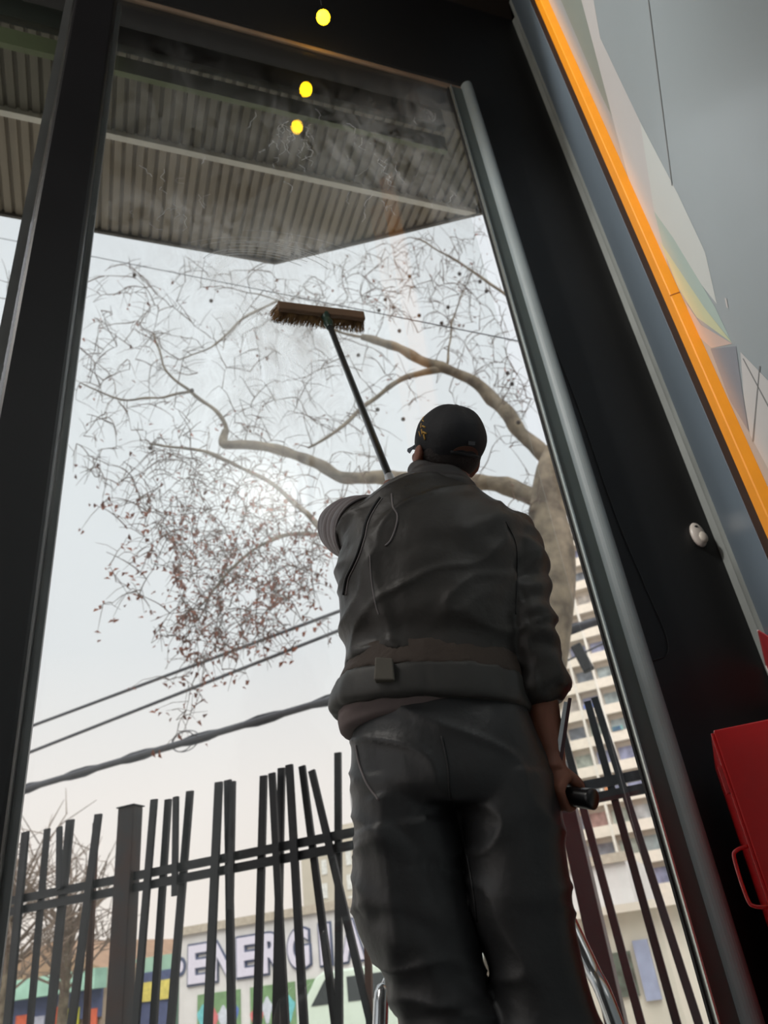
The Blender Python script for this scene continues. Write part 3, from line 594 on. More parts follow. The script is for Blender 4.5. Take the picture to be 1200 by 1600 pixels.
def ringpx(xl, yl, xr, yr, dep, b=0):
    l = P(xl, yl, b); r = P(xr, yr, b); return ((l + r) / 2, (r - l) / 2, ef * dep)
def dens(rings, n=5):
    o = []
    R_ = [rings[0]] + rings + [rings[-1]]
    for i in range(1, len(R_) - 2):
        for k in range(n):
            t = k / n; q = []
            for j in range(3):
                a, b, c, d = R_[i - 1][j], R_[i][j], R_[i + 1][j], R_[i + 2][j]
                q.append(.5 * ((2 * b) + (-a + c) * t + (2 * a - 5 * b + 4 * c - d) * t * t + (-a + 3 * b - 3 * c + d) * t ** 3))
            o.append(tuple(q))
    return o + [rings[-1]]
def voxel(bm, size, smooth_it=4, disp=None):
    bmesh.ops.recalc_face_normals(bm, faces=bm.faces[:]); me = bpy.data.meshes.new('tmp'); bm.to_mesh(me); bm.free(); o = bpy.data.objects.new('tmp', me); C.objects.link(o)
    r = o.modifiers.new('r', 'REMESH'); r.mode = 'VOXEL'; r.voxel_size = size; s = o.modifiers.new('s', 'SMOOTH'); s.iterations = smooth_it; s.factor = .5
    dg = bpy.context.evaluated_depsgraph_get(); dg.update(); m2 = bpy.data.meshes.new_from_object(o.evaluated_get(dg)); bpy.data.objects.remove(o)
    if disp:
        nr = [v_.normal.copy() for v_ in m2.vertices]; co = [v_.co.copy() for v_ in m2.vertices]
        for i, v_ in enumerate(m2.vertices): v_.co = co[i] + nr[i] * disp(co[i], nr[i])
    b = B(); b.from_mesh(m2); return b
def loc(p):      # world -> man frame
    d = p - MO; return Vector((d.dot(er), d.dot(ef), p.z))
def ridge(x): return 1 - abs(x) * 2
# ---- skin colours
skin = mat('skin', (132, 80, 60), .55, noise_amt=.08, scale=14); skin.node_tree.nodes['Principled BSDF'].inputs['Subsurface Weight'].default_value = .1
skin.node_tree.nodes['Principled BSDF'].inputs['Subsurface Radius'].default_value = (.02, .006, .003)
jack_m = mat('jacket_fabric', (46, 42, 38), .47, noise_amt=.1, scale=9, bump=.12, bscale=60, sheen=.0)
rib_f = mat('jacket_waistband', (70, 57, 48), .7, noise_amt=.1, scale=12, bump=.2, bscale=90)
trou_m = mat('trouser_fabric', (40, 40, 41), .42, noise_amt=.1, scale=8, bump=.1, bscale=70)
cap_m = mat('cap_cloth', (15, 16, 22), .75, noise_amt=.12, scale=20, bump=.15, bscale=120)
shirt_m = mat('undershirt', (118, 104, 102), .8, noise_amt=.1, scale=14); sleeve_m = mat('sleeve_cloth', (104, 92, 92), .55, noise_amt=.15, scale=12, bump=.12, bscale=60)
pipe_m = mat('piping', (120, 112, 112), .5)
# ---- pole line
BR = onY(508, 492, D - .055)                      # brush centre on the glass
HL = P(620, 775, .16)                              # left hand on the pole
pole_dir = (BR - HL).normalized(); POLE_END = HL - pole_dir * .55
# ---- hands
def grip(bm, pos, w, p, r_p, wrist):
    """palm lies on side p of an axis w; fingers curl around it"""
    w = w.normalized(); p = (p - w * p.dot(w)).normalized(); k = w.cross(p)
    c = pos + p * (r_p + .016)
    ball(bm, c + k * -.012, (.042, .016, .034), 16, 10, (w, p, k))
    for i, (L, rr) in enumerate(((.9, .0085), (1.0, .009), (.97, .0088), (.82, .0076))):
        o = pos + w * ((1.5 - i) * .0205); R = r_p + rr
        an = [35, 75, 120, 165, 205, 205 + 45 * L]
        pts = [o + (p * math.cos(RAD(a_)) + k * math.sin(RAD(a_))) * (R + (.012 if q == 0 else 0)) for q, a_ in enumerate(an)]
        pts = [c + k * .004 + w * ((1.5 - i) * .019)] + pts
        tube(bm, smooth_path(pts, 3), interp([rr * 1.25, rr * 1.15, rr * 1.1, rr, rr, rr * .95, rr * .8], 3), 10); ball(bm, pts[-1], rr * .82, 10, 8)
    o = pos + w * .03; R = r_p + .011
    pts = [c - k * .03 + w * .012] + [o + w * .01 + (p * math.cos(RAD(a_)) + k * math.sin(RAD(a_))) * R for a_ in (-70, -110, -150)]
    tube(bm, smooth_path(pts, 3), interp([.014, .0125, .011, .009], 3), 10); ball(bm, pts[-1], .009, 10, 8)
    tube(bm, smooth_path([c - k * .02, c.lerp(wrist, .5) - k * .01, wrist], 4), interp([.030, .027, .029], 4), 14)
# ---- head
HC = P(698, 708, .02); yaw = RAD(32); hf = (ef * math.cos(yaw) - er * math.sin(yaw)); pit = RAD(40)
hfw = (hf * math.cos(pit) + Z * math.sin(pit)).normalized(); hr = hf.cross(Z).normalized(); hu = hr.cross(hfw).normalized()
def HP(x, y, z): return HC + hr * x + hfw * y + hu * z
bm = B()
ball(bm, HP(0, 0, .02), (.077, .095, .095), 28, 20, (hr, hfw, hu))
ball(bm, HP(0, .03, -.045), (.06, .062, .068), 24, 16, (hr, hfw, hu))      # jaw
ball(bm, HP(0, .062, -.085), (.026, .024, .022), 14, 10, (hr, hfw, hu))     # chin
tube(bm, smooth_path([HP(0, .088, .01), HP(0, .104, -.012), HP(0, .112, -.032)], 4), interp([.009, .012, .014], 4), 10)   # nose
ball(bm, HP(0, .108, -.036), (.019, .014, .011), 12, 8, (hr, hfw, hu))
for s in (-1, 1):
    ball(bm, HP(.03 * s, .083, .016), (.017, .012, .010), 12, 8, (hr, hfw, hu))    # eye lids
    ball(bm, HP(.03 * s, .09, .032), (.022, .009, .006), 12, 8, (hr, hfw, hu))     # brow
    ball(bm, HP(.045 * s, .062, -.025), (.02, .024, .018), 12, 8, (hr, hfw, hu))
    ec = HP(.081 * s, -.004, -.022); ea = (hr * s * .5 - hfw * .6).normalized()
    ball(bm, ec, (.010, .019, .032), 14, 10, (hr, hfw, hu)); ball(bm, ec + ea * .008 + hu * .006, (.008, .018, .026), 12, 8, (hr, hfw, hu))
ball(bm, HP(0, .094, -.056), (.024, .010, .006), 12, 8, (hr, hfw, hu)); ball(bm, HP(0, .092, -.066), (.021, .010, .006), 12, 8, (hr, hfw, hu))
NB_ = P(692, 790, .02)
tube(bm, smooth_path([HP(0, -.02, -.05), HC.lerp(NB_, .6), NB_, Lc(loc(NB_).x, .02, NB_.z - .12)], 4), interp([.060, .059, .065, .10], 4), 20)
# torso and limbs beneath the clothes
def sh(r, f): return (r[0], r[1] * f, r[2] * f)
TORSO = [ringpx(516, 1110, 828, 1120, .135), ringpx(519, 1088, 824, 1092, .15), ringpx(540, 1050, 815, 1050, .145), ringpx(543, 1020, 814, 1025, .140), ringpx(535, 985, 816, 990, .155), ringpx(530, 930, 822, 930, .152), ringpx(529, 885, 828, 885, .15),
         ringpx(540, 850, 832, 850, .145), ringpx(554, 818, 820, 825, .13), ringpx(576, 788, 795, 805, .108), ringpx(606, 768, 768, 788, .085), ringpx(632, 757, 748, 775, .07)]
loft(bm, dens([sh(r, .84) for r in TORSO[1:]], 3))
hipc = P(692, 1180, 0); kneeL = Lc(loc(P(655, 1500)).x, .03, 1.50); kneeR = Lc(loc(P(840, 1480)).x, .01, 1.50)
ankL = Lc(loc(kneeL).x + .0, -.03, FEET + .09); ankR = Lc(loc(kneeR).x + .02, -.03, FEET + .09)
loft(bm, dens([sh(ringpx(556, 1180, 830, 1150, .13), .86), sh(ringpx(543, 1080, 815, 1075, .14), .8)], 3))
hL = P(640, 1220); hR = P(775, 1210)
tube(bm, smooth_path([hL, kneeL, ankL, ankL - Z * .06], 5), interp([.082, .055, .038, .036], 5), 16)
tube(bm, smooth_path([hR, kneeR, ankR, ankR - Z * .06], 5), interp([.082, .055, .038, .036], 5), 16)
for a_ in (ankL, ankR): ball(bm, a_ + ef * .06 - Z * .055, (.035, .11, .028), 14, 10, (er, ef, Z))
SL = P(580, 832, .0); EL = P(540, 822, .27); WL = HL + (EL - HL).normalized() * .09
SR = P(796, 852, -.005); ER = P(828, 975, -.03); WR = P(848, 1108, .0); HR = P(864, 1222, .0)
tube(bm, smooth_path([SL, EL, EL.lerp(WL, .5), WL], 5), interp([.055, .045, .038, .030], 5), 14)
grip(bm, HL, pole_dir, (WL - HL) * 1.0 - ef * .1, .012, WL)
tube(bm, smooth_path([SR, ER, WR, P(860, 1175)], 5), interp([.046, .040, .035, .030], 5), 14)
sq_ax = (P(930, 1248, -.04) - P(862, 1240, .01)).normalized()
grip(bm, P(868, 1240, 0), sq_ax, Z * .5 - er * .5 - ef * .2, .016, P(861, 1178))
bm = voxel(bm, .0048, 2); body = obj('body', bm, skin, man, smooth=True)
# hair fringe at the nape, eyes
bm = B(); ball(bm, HP(0, -.018, .004), (.0795, .083, .070), 28, 18, (hr, hfw, hu)); obj('hair', bm, mat('dark_hair', (38, 30, 28), .8, scale=60, bump=.4), man, smooth=True)
for s in (-1, 1):
    bm = B(); ball(bm, HP(.03 * s, .0905, .014), (.010, .007, .0065), 14, 10, (hr, hfw, hu)); obj('eye', bm, mat('eye_white', (210, 205, 200), .2), man, smooth=True)
# ---- jacket
def f_jack(c, n):
    l = loc(c); x, y, z = l; back = max(0, -n.dot(ef))
    d = .006 * noise.noise(Vector((x * 6 + 3, y * 6, z * 9))) + .004 * noise.noise(Vector((x * 14, y * 14 + 5, z * 20)))
    # diagonal drapes pulled from the left armpit / swagging above the waistband
    d += .007 * max(0, ridge(noise.noise(Vector((x * 3 + z * 5, y * 2, z * 9 - x * 6))))) ** 3 * (1 if z > 1.98 else .3)
    d += .016 * math.exp(-((z - (1.965 + .10 * abs(x + .02))) / .030) ** 2) - .012 * math.exp(-((z - (1.905 + .08 * abs(x))) / .022) ** 2)
    d += .006 * math.exp(-((x + .12 + (z - 2.2) * .12) / .018) ** 2) * (2.05 < z < 2.45) * back
    d -= .005 * math.exp(-((x + .16 + (z - 2.2) * .2) / .02) ** 2) * (2.0 < z < 2.4)
    return d
bm = B(); loft(bm, dens(TORSO[2:], 5))
tube(bm, smooth_path([SR.lerp(P(700, 840), .35), SR, P(816, 900, -.01), ER, P(839, 1035, -.02), P(845, 1098, 0)], 6), interp([.085, .077, .064, .056, .050, .043], 6), 24)
tube(bm, smooth_path([SL.lerp(P(690, 840), .35), SL + Z * .0, SL.lerp(EL, .3)], 6), interp([.085, .082, .078], 6), 24)
def f_j2(c, n):
    l = loc(c); d = f_jack(c, n)
    if l.x > .18 and l.z < 2.42: d += .0035 * math.sin(l.z * 95 + 3.2 * noise.noise(c * 9) + l.y * 18) - .002       # sleeve creases
    return d
jb = voxel(bm, .0065, 5, f_j2); jacket = obj('jacket', jb, jack_m, man, smooth=True)
# collar
bm = B(); cr_ = [ringpx(628, 775, 752, 790, .078, .01), ringpx(634, 757, 748, 776, .074, .01), ringpx(637, 741, 744, 765, .070, .015), ringpx(642, 733, 740, 756, .066, .02)]
loft(bm, dens(cr_, 4)); bm = voxel(bm, .006, 3, lambda c, n: .003 * math.sin(c.z * 160 + loc(c).x * 12)); obj('collar', bm, mat('collar_fabric', (54, 50, 49), .6, scale=14), jacket, smooth=True)
# waistband + flared hem
bm = B(); loft(bm, dens([sh(ringpx(546, 1030, 812, 1033, .142), 1.0), ringpx(540, 1050, 817, 1052, .148), ringpx(530, 1072, 822, 1075, .152)], 4)); bm = voxel(bm, .0065, 2, lambda c, n: .0025 * noise.noise(c * 18)); obj('waistband', bm, rib_f, jacket, smooth=True)
bm = B(); loft(bm, dens([ringpx(528, 1072, 822, 1066, .154), ringpx(519, 1092, 827, 1092, .156), ringpx(515, 1112, 830, 1113, .155), ringpx(522, 1120, 824, 1119, .148)], 4))
bm = voxel(bm, .006, 2, lambda c, n: .004 * noise.noise(Vector((loc(c).x * 30, loc(c).y * 30, c.z * 8)))); obj('hem', bm, mat('hem_fabric', (62, 60, 57), .5, scale=9, bump=.1), jacket, smooth=True)
# waist tab with eyelet
bm = B(); tb = [P(x, y, -.165) for x, y in ((586, 1026), (613, 1028), (616, 1062), (584, 1062))]; prism(bm, tb, ef * .03); obj('waist_tab', bm, mat('tab_fabric', (110, 104, 94), .6), jacket, bevel=.003)
# folded undershirt hem peeking below on the left
bm = B(); loft(bm, dens([ringpx(528, 1100, 816, 1090, .14), ringpx(529, 1125, 815, 1105, .138), ringpx(535, 1148, 800, 1112, .125), ringpx(546, 1154, 790, 1112, .11)], 4)); bm = voxel(bm, .006, 3, lambda c, n: .004 * noise.noise(Vector((loc(c).x * 14, 0, c.z * 60)))); obj('undershirt', bm, shirt_m, man, smooth=True)
# left sleeve: bunched stripes of folds
bm = B(); path = smooth_path([SL.lerp(EL, .05), SL.lerp(EL, .5) + Z * .0, EL, EL.lerp(WL, .45), EL.lerp(WL, .9)], 10); rr_l = interp([.084, .082, .070, .052, .04], 10)
tube(bm, path, rr_l, 32)
def f_sl(c, n):
    l = loc(c); t = l.y
    return .009 * abs(math.sin(t * 44 + l.z * 6 + 1.6 * noise.noise(c * 7))) ** .7 + .003 * noise.noise(c * 16)
bm = voxel(bm, .005, 2, f_sl); obj('left_sleeve', bm, sleeve_m, jacket, smooth=True)
for k, f_ in enumerate((.02, .16)):          # armhole piping rings
    c = SL.lerp(EL, f_); ax = (EL - SL).normalized(); s = ax.orthogonal().normalized(); t_ = ax.cross(s)
    bm = B(); tube(bm, [c + (s * math.cos(a) + t_ * math.sin(a)) * .087 for a in [2 * PI * j / 32 for j in range(33)]], .0035, 6, cap=False); obj('armhole_piping', bm, pipe_m, jacket, smooth=True)
# ---- trousers
pel = [ringpx(560, 1118, 816, 1085, .12), ringpx(552, 1150, 828, 1118, .128), ringpx(549, 1195, 846, 1165, .138), ringpx(553, 1245, 866, 1222, .14), ringpx(560, 1275, 868, 1260, .12)]
def legrings(side):
    if side == 'L': R_ = [ringpx(552, 1225, 712, 1240, .125), ringpx(554, 1300, 718, 1310, .115), ringpx(556, 1370, 724, 1375, .105), ringpx(559, 1425, 734, 1425, .10), ringpx(576, 1475, 742, 1470, .10), ringpx(604, 1515, 750, 1515, .09), ringpx(612, 1560, 774, 1560, .085), ringpx(630, 1605, 790, 1605, .085)]
    else: R_ = [ringpx(712, 1240, 866, 1215, .125), ringpx(722, 1300, 880, 1290, .12), ringpx(728, 1370, 890, 1360, .112), ringpx(732, 1420, 895, 1425, .105), ringpx(752, 1470, 902, 1470, .10), ringpx(766, 1520, 912, 1520, .095), ringpx(772, 1560, 924, 1560, .09), ringpx(778, 1605, 938, 1605, .088)]
    c = R_[-1][0]; ank = ankL if side == 'L' else ankR; z0 = c.z
    for f_ in (.33, .66, 1): R_.append((c.lerp(ank - Z * .02, f_), er * (.085 + (.078 - .085) * f_), ef * (.088 + (.082 - .088) * f_)))
    return R_
bm = B(); loft(bm, dens(pel, 4)); loft(bm, dens(legrings('L'), 4), pw=2.1); loft(bm, dens(legrings('R'), 4), pw=2.1)
def f_tr(c, n):
    l = loc(c); x, y, z = l; d = .006 * noise.noise(Vector((x * 8, y * 8, z * 6))) + .007 * max(0, ridge(noise.noise(Vector((x * 5 + 9, y * 4, z * 13 + x * 5))))) ** 3
    left = x < -.03
    if left and 1.45 < z < 1.75: d += .007 * abs(math.sin(z * 20 + x * 22 + 3 * noise.noise(c * 6)))
    if z < 1.3: d += .005 * math.sin(z * 60 + x * 20)
    d += .008 * math.exp(-((x + .17) / .02) ** 2) * (1.3 < z < 1.8)
    return d
bm = voxel(bm, .0065, 5, f_tr); trousers = obj('trousers', bm, trou_m, man, smooth=True)
from mathutils.bvhtree import BVHTree
def seam(owner, pts, r, m, name):
    me = owner.data; bv = BVHTree.FromPolygons([v_.co.copy() for v_ in me.vertices], [tuple(p_.vertices) for p_ in me.polygons]); o_ = []
    for p_ in smooth_path([(x, y, 0) for x, y in pts], 6):
        d_ = ray(p_.x, p_.y); h_ = bv.ray_cast(EYE, d_, 4)
        if h_[0] is not None: o_.append(h_[0] + h_[1] * r * .4)
    if len(o_) > 2: b = B(); tube(b, o_, r, 6); obj(name, b, m, owner, smooth=True)
dark_seam = mat('dark_seam', (22, 21, 22), .5)
seam(jacket, [(594, 778), (584, 792), (572, 815), (566, 842), (558, 868), (549, 888), (541, 905), (537, 930)], .0035, dark_seam, 'armhole_seam')
seam(jacket, [(598, 778), (588, 792), (576, 815), (570, 842), (562, 868), (553, 888), (545, 905), (541, 930)], .0018, pipe_m, 'armhole_piping')
seam(jacket, [(612, 772), (614, 792), (621, 806), (618, 826), (610, 845), (602, 853)], .0022, pipe_m, 'yoke_fold_line')  # lighter line laid over the jacket to pick out a yoke fold
seam(jacket, [(790, 815), (806, 850), (808, 900), (806, 960)], .0014, dark_seam, 'armhole_seam')
seam(jacket, [(578, 868), (580, 900), (586, 940), (592, 960)], .0016, pipe_m, 'back_seam')
seam(trousers, [(690, 1150), (700, 1200), (704, 1245), (722, 1300), (738, 1380), (745, 1440)], .0025, dark_seam, 'seat_seam')
seam(trousers, [(556, 1165), (562, 1195), (574, 1225), (592, 1250)], .0022, pipe_m, 'side_seam')
# ---- boots
boot_m = mat('boot_leather', (44, 38, 34), .5, scale=10)
for a_ in (ankL, ankR):
    bm = B(); c = Vector((a_.x, a_.y, FEET)); loft(bm, dens([(c + ef * .055 + Z * .0, er * .047, ef * .145), (c + ef * .055 + Z * .03, er * .049, ef * .146), (c + ef * .045 + Z * .06, er * .045, ef * .12), (c + ef * .01 + Z * .10, er * .044, ef * .065), (c - ef * .0 + Z * .17, er * .045, ef * .055)], 4)); bt = obj('boot', bm, boot_m, man, smooth=True)
    bm = B(); loft(bm, [(c + ef * .055 + Z * .001, er * .05, ef * .15), (c + ef * .055 + Z * .018, er * .05, ef * .15)]); obj('sole', bm, gasket, bt)
# ---- cap
bm = B(); CC = HP(0, -.004, .035)
ball(bm, CC, (.090, .106, .092), 40, 24, (hr, hfw, hu))
bmesh.ops.bisect_plane(bm, geom=bm.verts[:] + bm.edges[:] + bm.faces[:], plane_co=HP(0, 0, -.004), plane_no=(hu + hfw * -.12).normalized(), clear_inner=True)
bmesh.ops.holes_fill(bm, edges=[e for e in bm.edges if e.is_boundary], sides=0)
for v_ in bm.verts:
    l = v_.co - CC; a_ = math.atan2(l.dot(hr), l.dot(hfw)); v_.co += (l.normalized()) * (-.0035 * abs(math.cos(a_ * 3)) ** 8 + .006 * noise.noise(v_.co * 16))
    if l.dot(hu) > .05: v_.co -= hu * .0 
capo = obj('cap', bm, cap_m, man, smooth=True)
bm = B(); ball(bm, CC + hu * .087, (.010, .010, .005), 12, 8, (hr, hfw, hu)); obj('cap_button', bm, cap_m, capo, smooth=True)
bm = B(); top = []; n_ = 16
for k in range(n_ + 1):
    a_ = RAD(-62 + 124 * k / n_); top.append((CC + hr * .083 * math.sin(a_) + hfw * (.095 * math.cos(a_) + .0) - hu * .025, CC + hr * .088 * math.sin(a_) * 1.02 + hfw * (.10 * math.cos(a_) + .075 * math.cos(a_ * 1.35)) - hu * (.036 + .016 * math.sin(a_) ** 2)))
vt = [[bm.verts.new(p_) for p_ in t_] for t_ in top]; vb = [[bm.verts.new(p_ - hu * .005) for p_ in t_] for t_ in top]
for k in range(n_):
    bm.faces.new((vt[k][0], vt[k + 1][0], vt[k + 1][1], vt[k][1])); bm.faces.new((vb[k][0], vb[k][1], vb[k + 1][1], vb[k + 1][0])); bm.faces.new((vt[k][1], vt[k + 1][1], vb[k + 1][1], vb[k][1])); bm.faces.new((vt[k][0], vb[k][0], vb[k + 1][0], vt[k + 1][0]))
bm.faces.new((vt[0][0], vt[0][1], vb[0][1], vb[0][0])); bm.faces.new((vt[-1][0], vb[-1][0], vb[-1][1], vt[-1][1]))
obj('cap_brim', bm, mat('brim_cloth', (40, 48, 62), .7), capo, smooth=False)
def on_cap(az_, el_, k=1.012):
    a_, e_ = RAD(az_), RAD(el_); return CC + (hr * .090 * math.sin(a_) * math.cos(e_) + hfw * .106 * math.cos(a_) * math.cos(e_) + hu * .086 * math.sin(e_)) * k
yel = mat('yellow_thread', (196, 150, 60), .7, scale=40)
for a0_, e0, a1_, e1 in ((-80, 34, -84, 24), (-84, 24, -92, 22), (-88, 18, -92, 10), (-94, 14, -102, 12), (-95, 8, -100, 0), (-100, 4, -108, 2), (-103, 0, -107, -8), (-78, 28, -82, 30), (-90, 4, -96, -4)):
    bm = B(); tube(bm, [on_cap(a0_ + (a1_ - a0_) * j / 4, e0 + (e1 - e0) * j / 4) for j in range(5)], .0022, 6); obj('embroidery_stroke', bm, yel, capo, smooth=True)
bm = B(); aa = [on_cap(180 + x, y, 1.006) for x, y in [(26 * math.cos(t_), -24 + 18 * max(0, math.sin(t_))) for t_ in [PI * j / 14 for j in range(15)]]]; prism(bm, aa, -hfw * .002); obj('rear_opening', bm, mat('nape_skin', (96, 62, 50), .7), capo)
bm = B(); tube(bm, [on_cap(180 + x, -21, 1.012) for x in range(-28, 29, 7)], .005, 6); obj('rear_strap', bm, cap_m, capo, smooth=True)
bm = B(); aa = [on_cap(180 + x, y, 1.012) for x, y in ((4, 2), (-8, 3), (-9, -3), (3, -4))]; prism(bm, aa, -hfw * .001); obj('small_tag', bm, mat('grey_tag', (72, 74, 80), .6), capo)

# ---- brush on a pole (top-level: held)
br = thing('window_brush', 'long handled brown bristle brush pressed against the upper glass', 'brush', BR)
bm = B(); tube(bm, [POLE_END, HL, BR - pole_dir * .12], .0115, 14); obj('pole', bm, mat('pole_black', (22, 26, 28), .3, scale=6), br, smooth=True)
bm = B(); tube(bm, smooth_path([BR - pole_dir * .14, BR - pole_dir * .09, BR - pole_dir * .05, BR - pole_dir * .01], 4), interp([.014, .02, .014, .022], 4), 14); obj('swivel_socket', bm, mat('dark_green_plastic', (16, 44, 34), .35), br, smooth=True)
L0 = onY(433, 482, D - .055); L1 = onY(568, 498, D - .055); dd_ = (L1 - L0)
bm = B(); bar(bm, L0 - Vector((0, .012, 0)), L1 - Vector((0, .012, 0)), .022, .045, Vector((0, 1, 0))); obj('brush_block', bm, mat('brush_wood', (92, 66, 42), .7, scale=12), br, bevel=.006)
bm = B(); rb = random.Random(2)
for k in range(1500):
    f_ = rb.random(); z_ = rb.uniform(-.026, .026); p = L0 + dd_ * f_ + Vector((0, 0, z_)); sp_ = 1.2 + rb.uniform(0, .5)
    e = p + Vector((rb.gauss(0, .006) + (f_ - .5) * .03, .050, z_ * (sp_ - 1) * .8 + rb.gauss(0, .003))); e.y = D - .003
    tube(bm, [p, p.lerp(e, .5), e], [.0014, .0012, .0009], 3, cap=False)
o = obj('bristles', bm, mat('bristle', (150, 116, 72), .8, scale=30, col2=(90, 64, 40)), br); o['kind'] = 'stuff'
bm = B(); g0 = P(612, 757, .12); tube(bm, [HL + pole_dir * .02, HL + pole_dir * .10], [.0165, .0135], 14); obj('plastic_grip', bm, mat('clear_grip', (170, 172, 174), .2), br, smooth=True)

# ---- squeegee in the right hand
sqc = P(862, 1240, .01)
sq = thing('squeegee', 'black handled window squeegee held upright in lowered right hand', 'squeegee', sqc)
bm = B(); e = P(928, 1249, -.045); tube(bm, [sqc - (e - sqc) * .25, sqc, sqc.lerp(e, .3), sqc.lerp(e, .9), e, e + (e - sqc) * .02], [.013, .016, .018, .0195, .0195, .015], 20); obj('handle', bm, plastic_b, sq, smooth=True)
t0 = P(884, 1100, -.01); t1 = P(860, 1250, -.01); t2 = t1 + (t1 - t0) * .35
bm = B(); bar(bm, t0, t2, .009, .03, er); obj('channel', bm, mat('steel_channel', (190, 192, 195), .2, metal=.9), sq)
bm = B(); bar(bm, t0 + er * .009 + Z * .006, t2 + er * .009, .007, .036, er); obj('rubber_blade', bm, mat('maroon_rubber', (60, 22, 28), .4), sq)
bm = B(); bar(bm, P(868, 1170, .01), P(880, 1232, -.01), .003, .012, er); bar(bm, P(880, 1232, -.01), sqc, .006, .014, Z); obj('clamp', bm, mat('steel_channel', (190, 192, 195), .2, metal=.9), sq)

# ---- ladder
lad = thing('step_ladder', 'aluminium platform step ladder with tubular hoop under the man', 'ladder', Vector((MO.x, MO.y, 0)))
lc = loc(ankL).x * .5 + loc(ankR).x * .5
hoopL = [P(655, 1485, .31), P(626, 1512, .30), P(605, 1545, .28), P(594, 1600, .25)]; hoopR = [P(872, 1400, .30), P(888, 1436, .29), P(925, 1515, .25), P(962, 1600, .20)]
pl = Lc(lc - .28, .16, FEET - .02); pr_ = Lc(lc + .28, .16, FEET - .02)
bm = B(); tube(bm, smooth_path([pl] + hoopL[::-1] + [Lc(lc - .12, .30, 1.66), Lc(lc + .12, .30, 1.68)] + hoopR + [pr_], 6), .0165, 16); obj('hoop_rail', bm, chrome, lad, smooth=True)
bm = B(); bx_ = [Lc(lc - .27, -.14, FEET - .03), Lc(lc + .27, -.14, FEET - .03), Lc(lc + .27, .17, FEET - .03), Lc(lc - .27, .17, FEET - .03)]; prism(bm, bx_, (0, 0, .03)); obj('platform', bm, mat('ladder_tread', (90, 92, 94), .5, metal=.5), lad, bevel=.004)
for k in range(3):
    z = FEET - .25 * (k + 1); b0_ = -.16 - .13 * (k + 1)
    bm = B(); prism(bm, [Lc(lc - .26 - .012 * k, b0_, z - .03), Lc(lc + .26 + .012 * k, b0_, z - .03), Lc(lc + .26 + .012 * k, b0_ + .09, z - .03), Lc(lc - .26 - .012 * k, b0_ + .09, z - .03)], (0, 0, .03)); obj('step', bm, MATS['ladder_tread'], lad, bevel=.003)
for s in (-1, 1):
    bm = B(); bar(bm, Lc(lc + s * .28, -.12, FEET), Lc(lc + s * .34, -.62, 0.0), .025, .06, er); obj('front_leg', bm, chrome, lad)
    bm = B(); bar(bm, Lc(lc + s * .275, .15, FEET), Lc(lc + s * .33, .42, 0.0), .022, .03, er); obj('rear_leg', bm, chrome, lad)

# ---- soapy water on the inner glass
M = bpy.data.materials.new('soap_film'); M.use_nodes = True; nt = M.node_tree; nt.nodes.clear()
o_ = nt.nodes.new('ShaderNodeOutputMaterial'); tr = nt.nodes.new('ShaderNodeBsdfTransparent'); df = nt.nodes.new('ShaderNodeBsdfTranslucent'); d2 = nt.nodes.new('ShaderNodeBsdfDiffuse'); ms = nt.nodes.new('ShaderNodeMixShader'); ad = nt.nodes.new('ShaderNodeMixShader')
df.inputs[0].default_value = (.95, .96, .97, 1); d2.inputs[0].default_value = (.9, .9, .9, 1); ad.inputs[0].default_value = .35
nt.links.new(df.outputs[0], ad.inputs[1]); nt.links.new(d2.outputs[0], ad.inputs[2])
tcn = nt.nodes.new('ShaderNodeTexCoord'); mp = nt.nodes.new('ShaderNodeMapping'); nt.links.new(tcn.outputs['Object'], mp.inputs[0]); mp.inputs['Scale'].default_value = (1, 1, .55)
n1 = nt.nodes.new('ShaderNodeTexNoise'); n1.inputs['Scale'].default_value = 7; n1.inputs['Detail'].default_value = 8; n1.inputs['Roughness'].default_value = .7; n1.inputs['Distortion'].default_value = 1.2
nt.links.new(mp.outputs[0], n1.inputs['Vector']); r1 = nt.nodes.new('ShaderNodeMapRange'); r1.inputs['From Min'].default_value = .36; r1.inputs['From Max'].default_value = .66; r1.inputs['To Max'].default_value = .8
nt.links.new(n1.outputs['Fac'], r1.inputs['Value'])
at_ = nt.nodes.new('ShaderNodeAttribute'); at_.attribute_name = 'wet'; mu = nt.nodes.new('ShaderNodeMath'); mu.operation = 'MULTIPLY'
nt.links.new(r1.outputs[0], mu.inputs[0]); nt.links.new(at_.outputs['Fac'], mu.inputs[1]); nt.links.new(mu.outputs[0], ms.inputs[0]); nt.links.new(tr.outputs[0], ms.inputs[1]); nt.links.new(ad.outputs[0], ms.inputs[2]); nt.links.new(ms.outputs[0], o_.inputs[0])
blobs = [(450, 530, 110, 80, .95), (360, 430, 120, 60, .6), (440, 610, 120, 90, .6), (330, 560, 150, 110, .4), (200, 560, 120, 120, .25), (480, 390, 150, 28, .6), (300, 340, 160, 40, .4), (620, 250, 120, 80, .45), (680, 180, 60, 50, .4), (460, 210, 55, 50, .35), (300, 200, 140, 120, .15), (700, 300, 60, 60, .4), (500, 700, 90, 60, .25)]
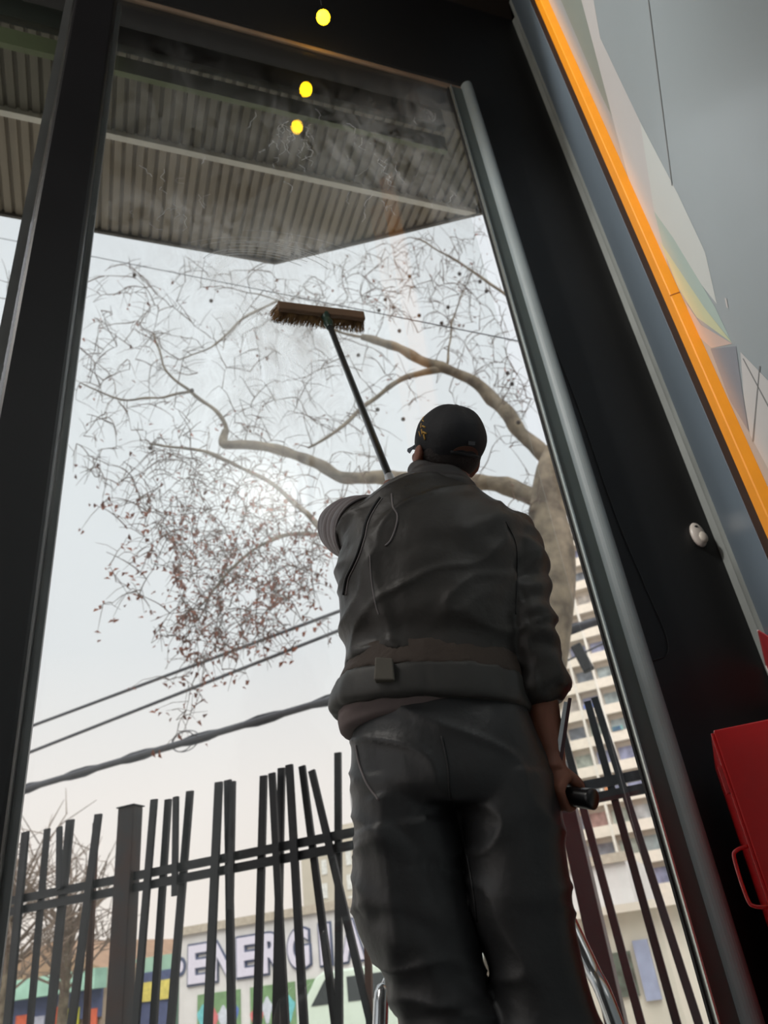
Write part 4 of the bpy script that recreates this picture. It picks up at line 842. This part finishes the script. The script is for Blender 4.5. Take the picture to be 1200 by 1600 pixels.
bl = [(onY(x, y, D - .004), (onY(x + a, y, D - .004) - onY(x, y, D - .004)).length, (onY(x, y + b, D - .004) - onY(x, y, D - .004)).length, s) for x, y, a, b, s in blobs]
bm = B(); x0, x1, z0, z1, nx, nz = -.19, 1.66, 2.6, 6.05, 60, 110; g = [[bm.verts.new((x0 + (x1 - x0) * i / nx, D - .004, z0 + (z1 - z0) * j / nz)) for j in range(nz + 1)] for i in range(nx + 1)]
for i in range(nx):
    for j in range(nz): bm.faces.new((g[i][j], g[i + 1][j], g[i + 1][j + 1], g[i][j + 1]))
me = bpy.data.meshes.new('soap_film'); bm.to_mesh(me); bm.free(); att = me.attributes.new('wet', 'FLOAT', 'POINT')
for i, v_ in enumerate(me.vertices):
    w_ = 0
    for c, a, b, s in bl: w_ = max(w_, s * math.exp(-((v_.co.x - c.x) / a) ** 2 - ((v_.co.z - c.z) / b) ** 2))
    att.data[i].value = w_
so = bpy.data.objects.new('soap_film', me); C.objects.link(so); me.materials.append(M); tag(so, 'streaky film of soapy water smeared across the upper glass', 'soap', kind='stuff')
bm = B()
rs = random.Random(8)
for k in range(16):                      # arcs left by earlier strokes
    a0_ = rs.uniform(95, 170); a1_ = rs.uniform(15, 85); rr1 = rs.uniform(.5, 1.05); pts = []
    for j in range(21):
        a_ = RAD(a0_ + (a1_ - a0_) * j / 20); pts.append(onY(415 + 165 * rr1 * math.cos(a_), 418 - 55 * rr1 * math.sin(a_) + 2.5 * k / 3 + 14 * math.cos(a_), D - .006))
    tube(bm, pts, rs.uniform(.0003, .0011), 4)
for k in range(70):                      # short wriggling drips
    x = rs.choice((rs.gauss(640, 50), rs.gauss(230, 70), rs.gauss(450, 25))); y = rs.gauss(300, 45) if x > 500 or x < 380 else rs.gauss(215, 25)
    if not (185 < x < 735 and y < 372): continue
    pts = []
    for j in range(6): pts.append(onY(x, y, D - .006)); x += rs.gauss(0, 4); y += rs.uniform(0, 6)
    tube(bm, pts, rs.uniform(.0005, .0013), 4)
so2 = obj('soap_streaks', bm, mat('soap_white', (196, 198, 198), .6)); tag(so2, 'curved soap streaks on the glass just below the canopy corner', 'soap', kind='stuff')
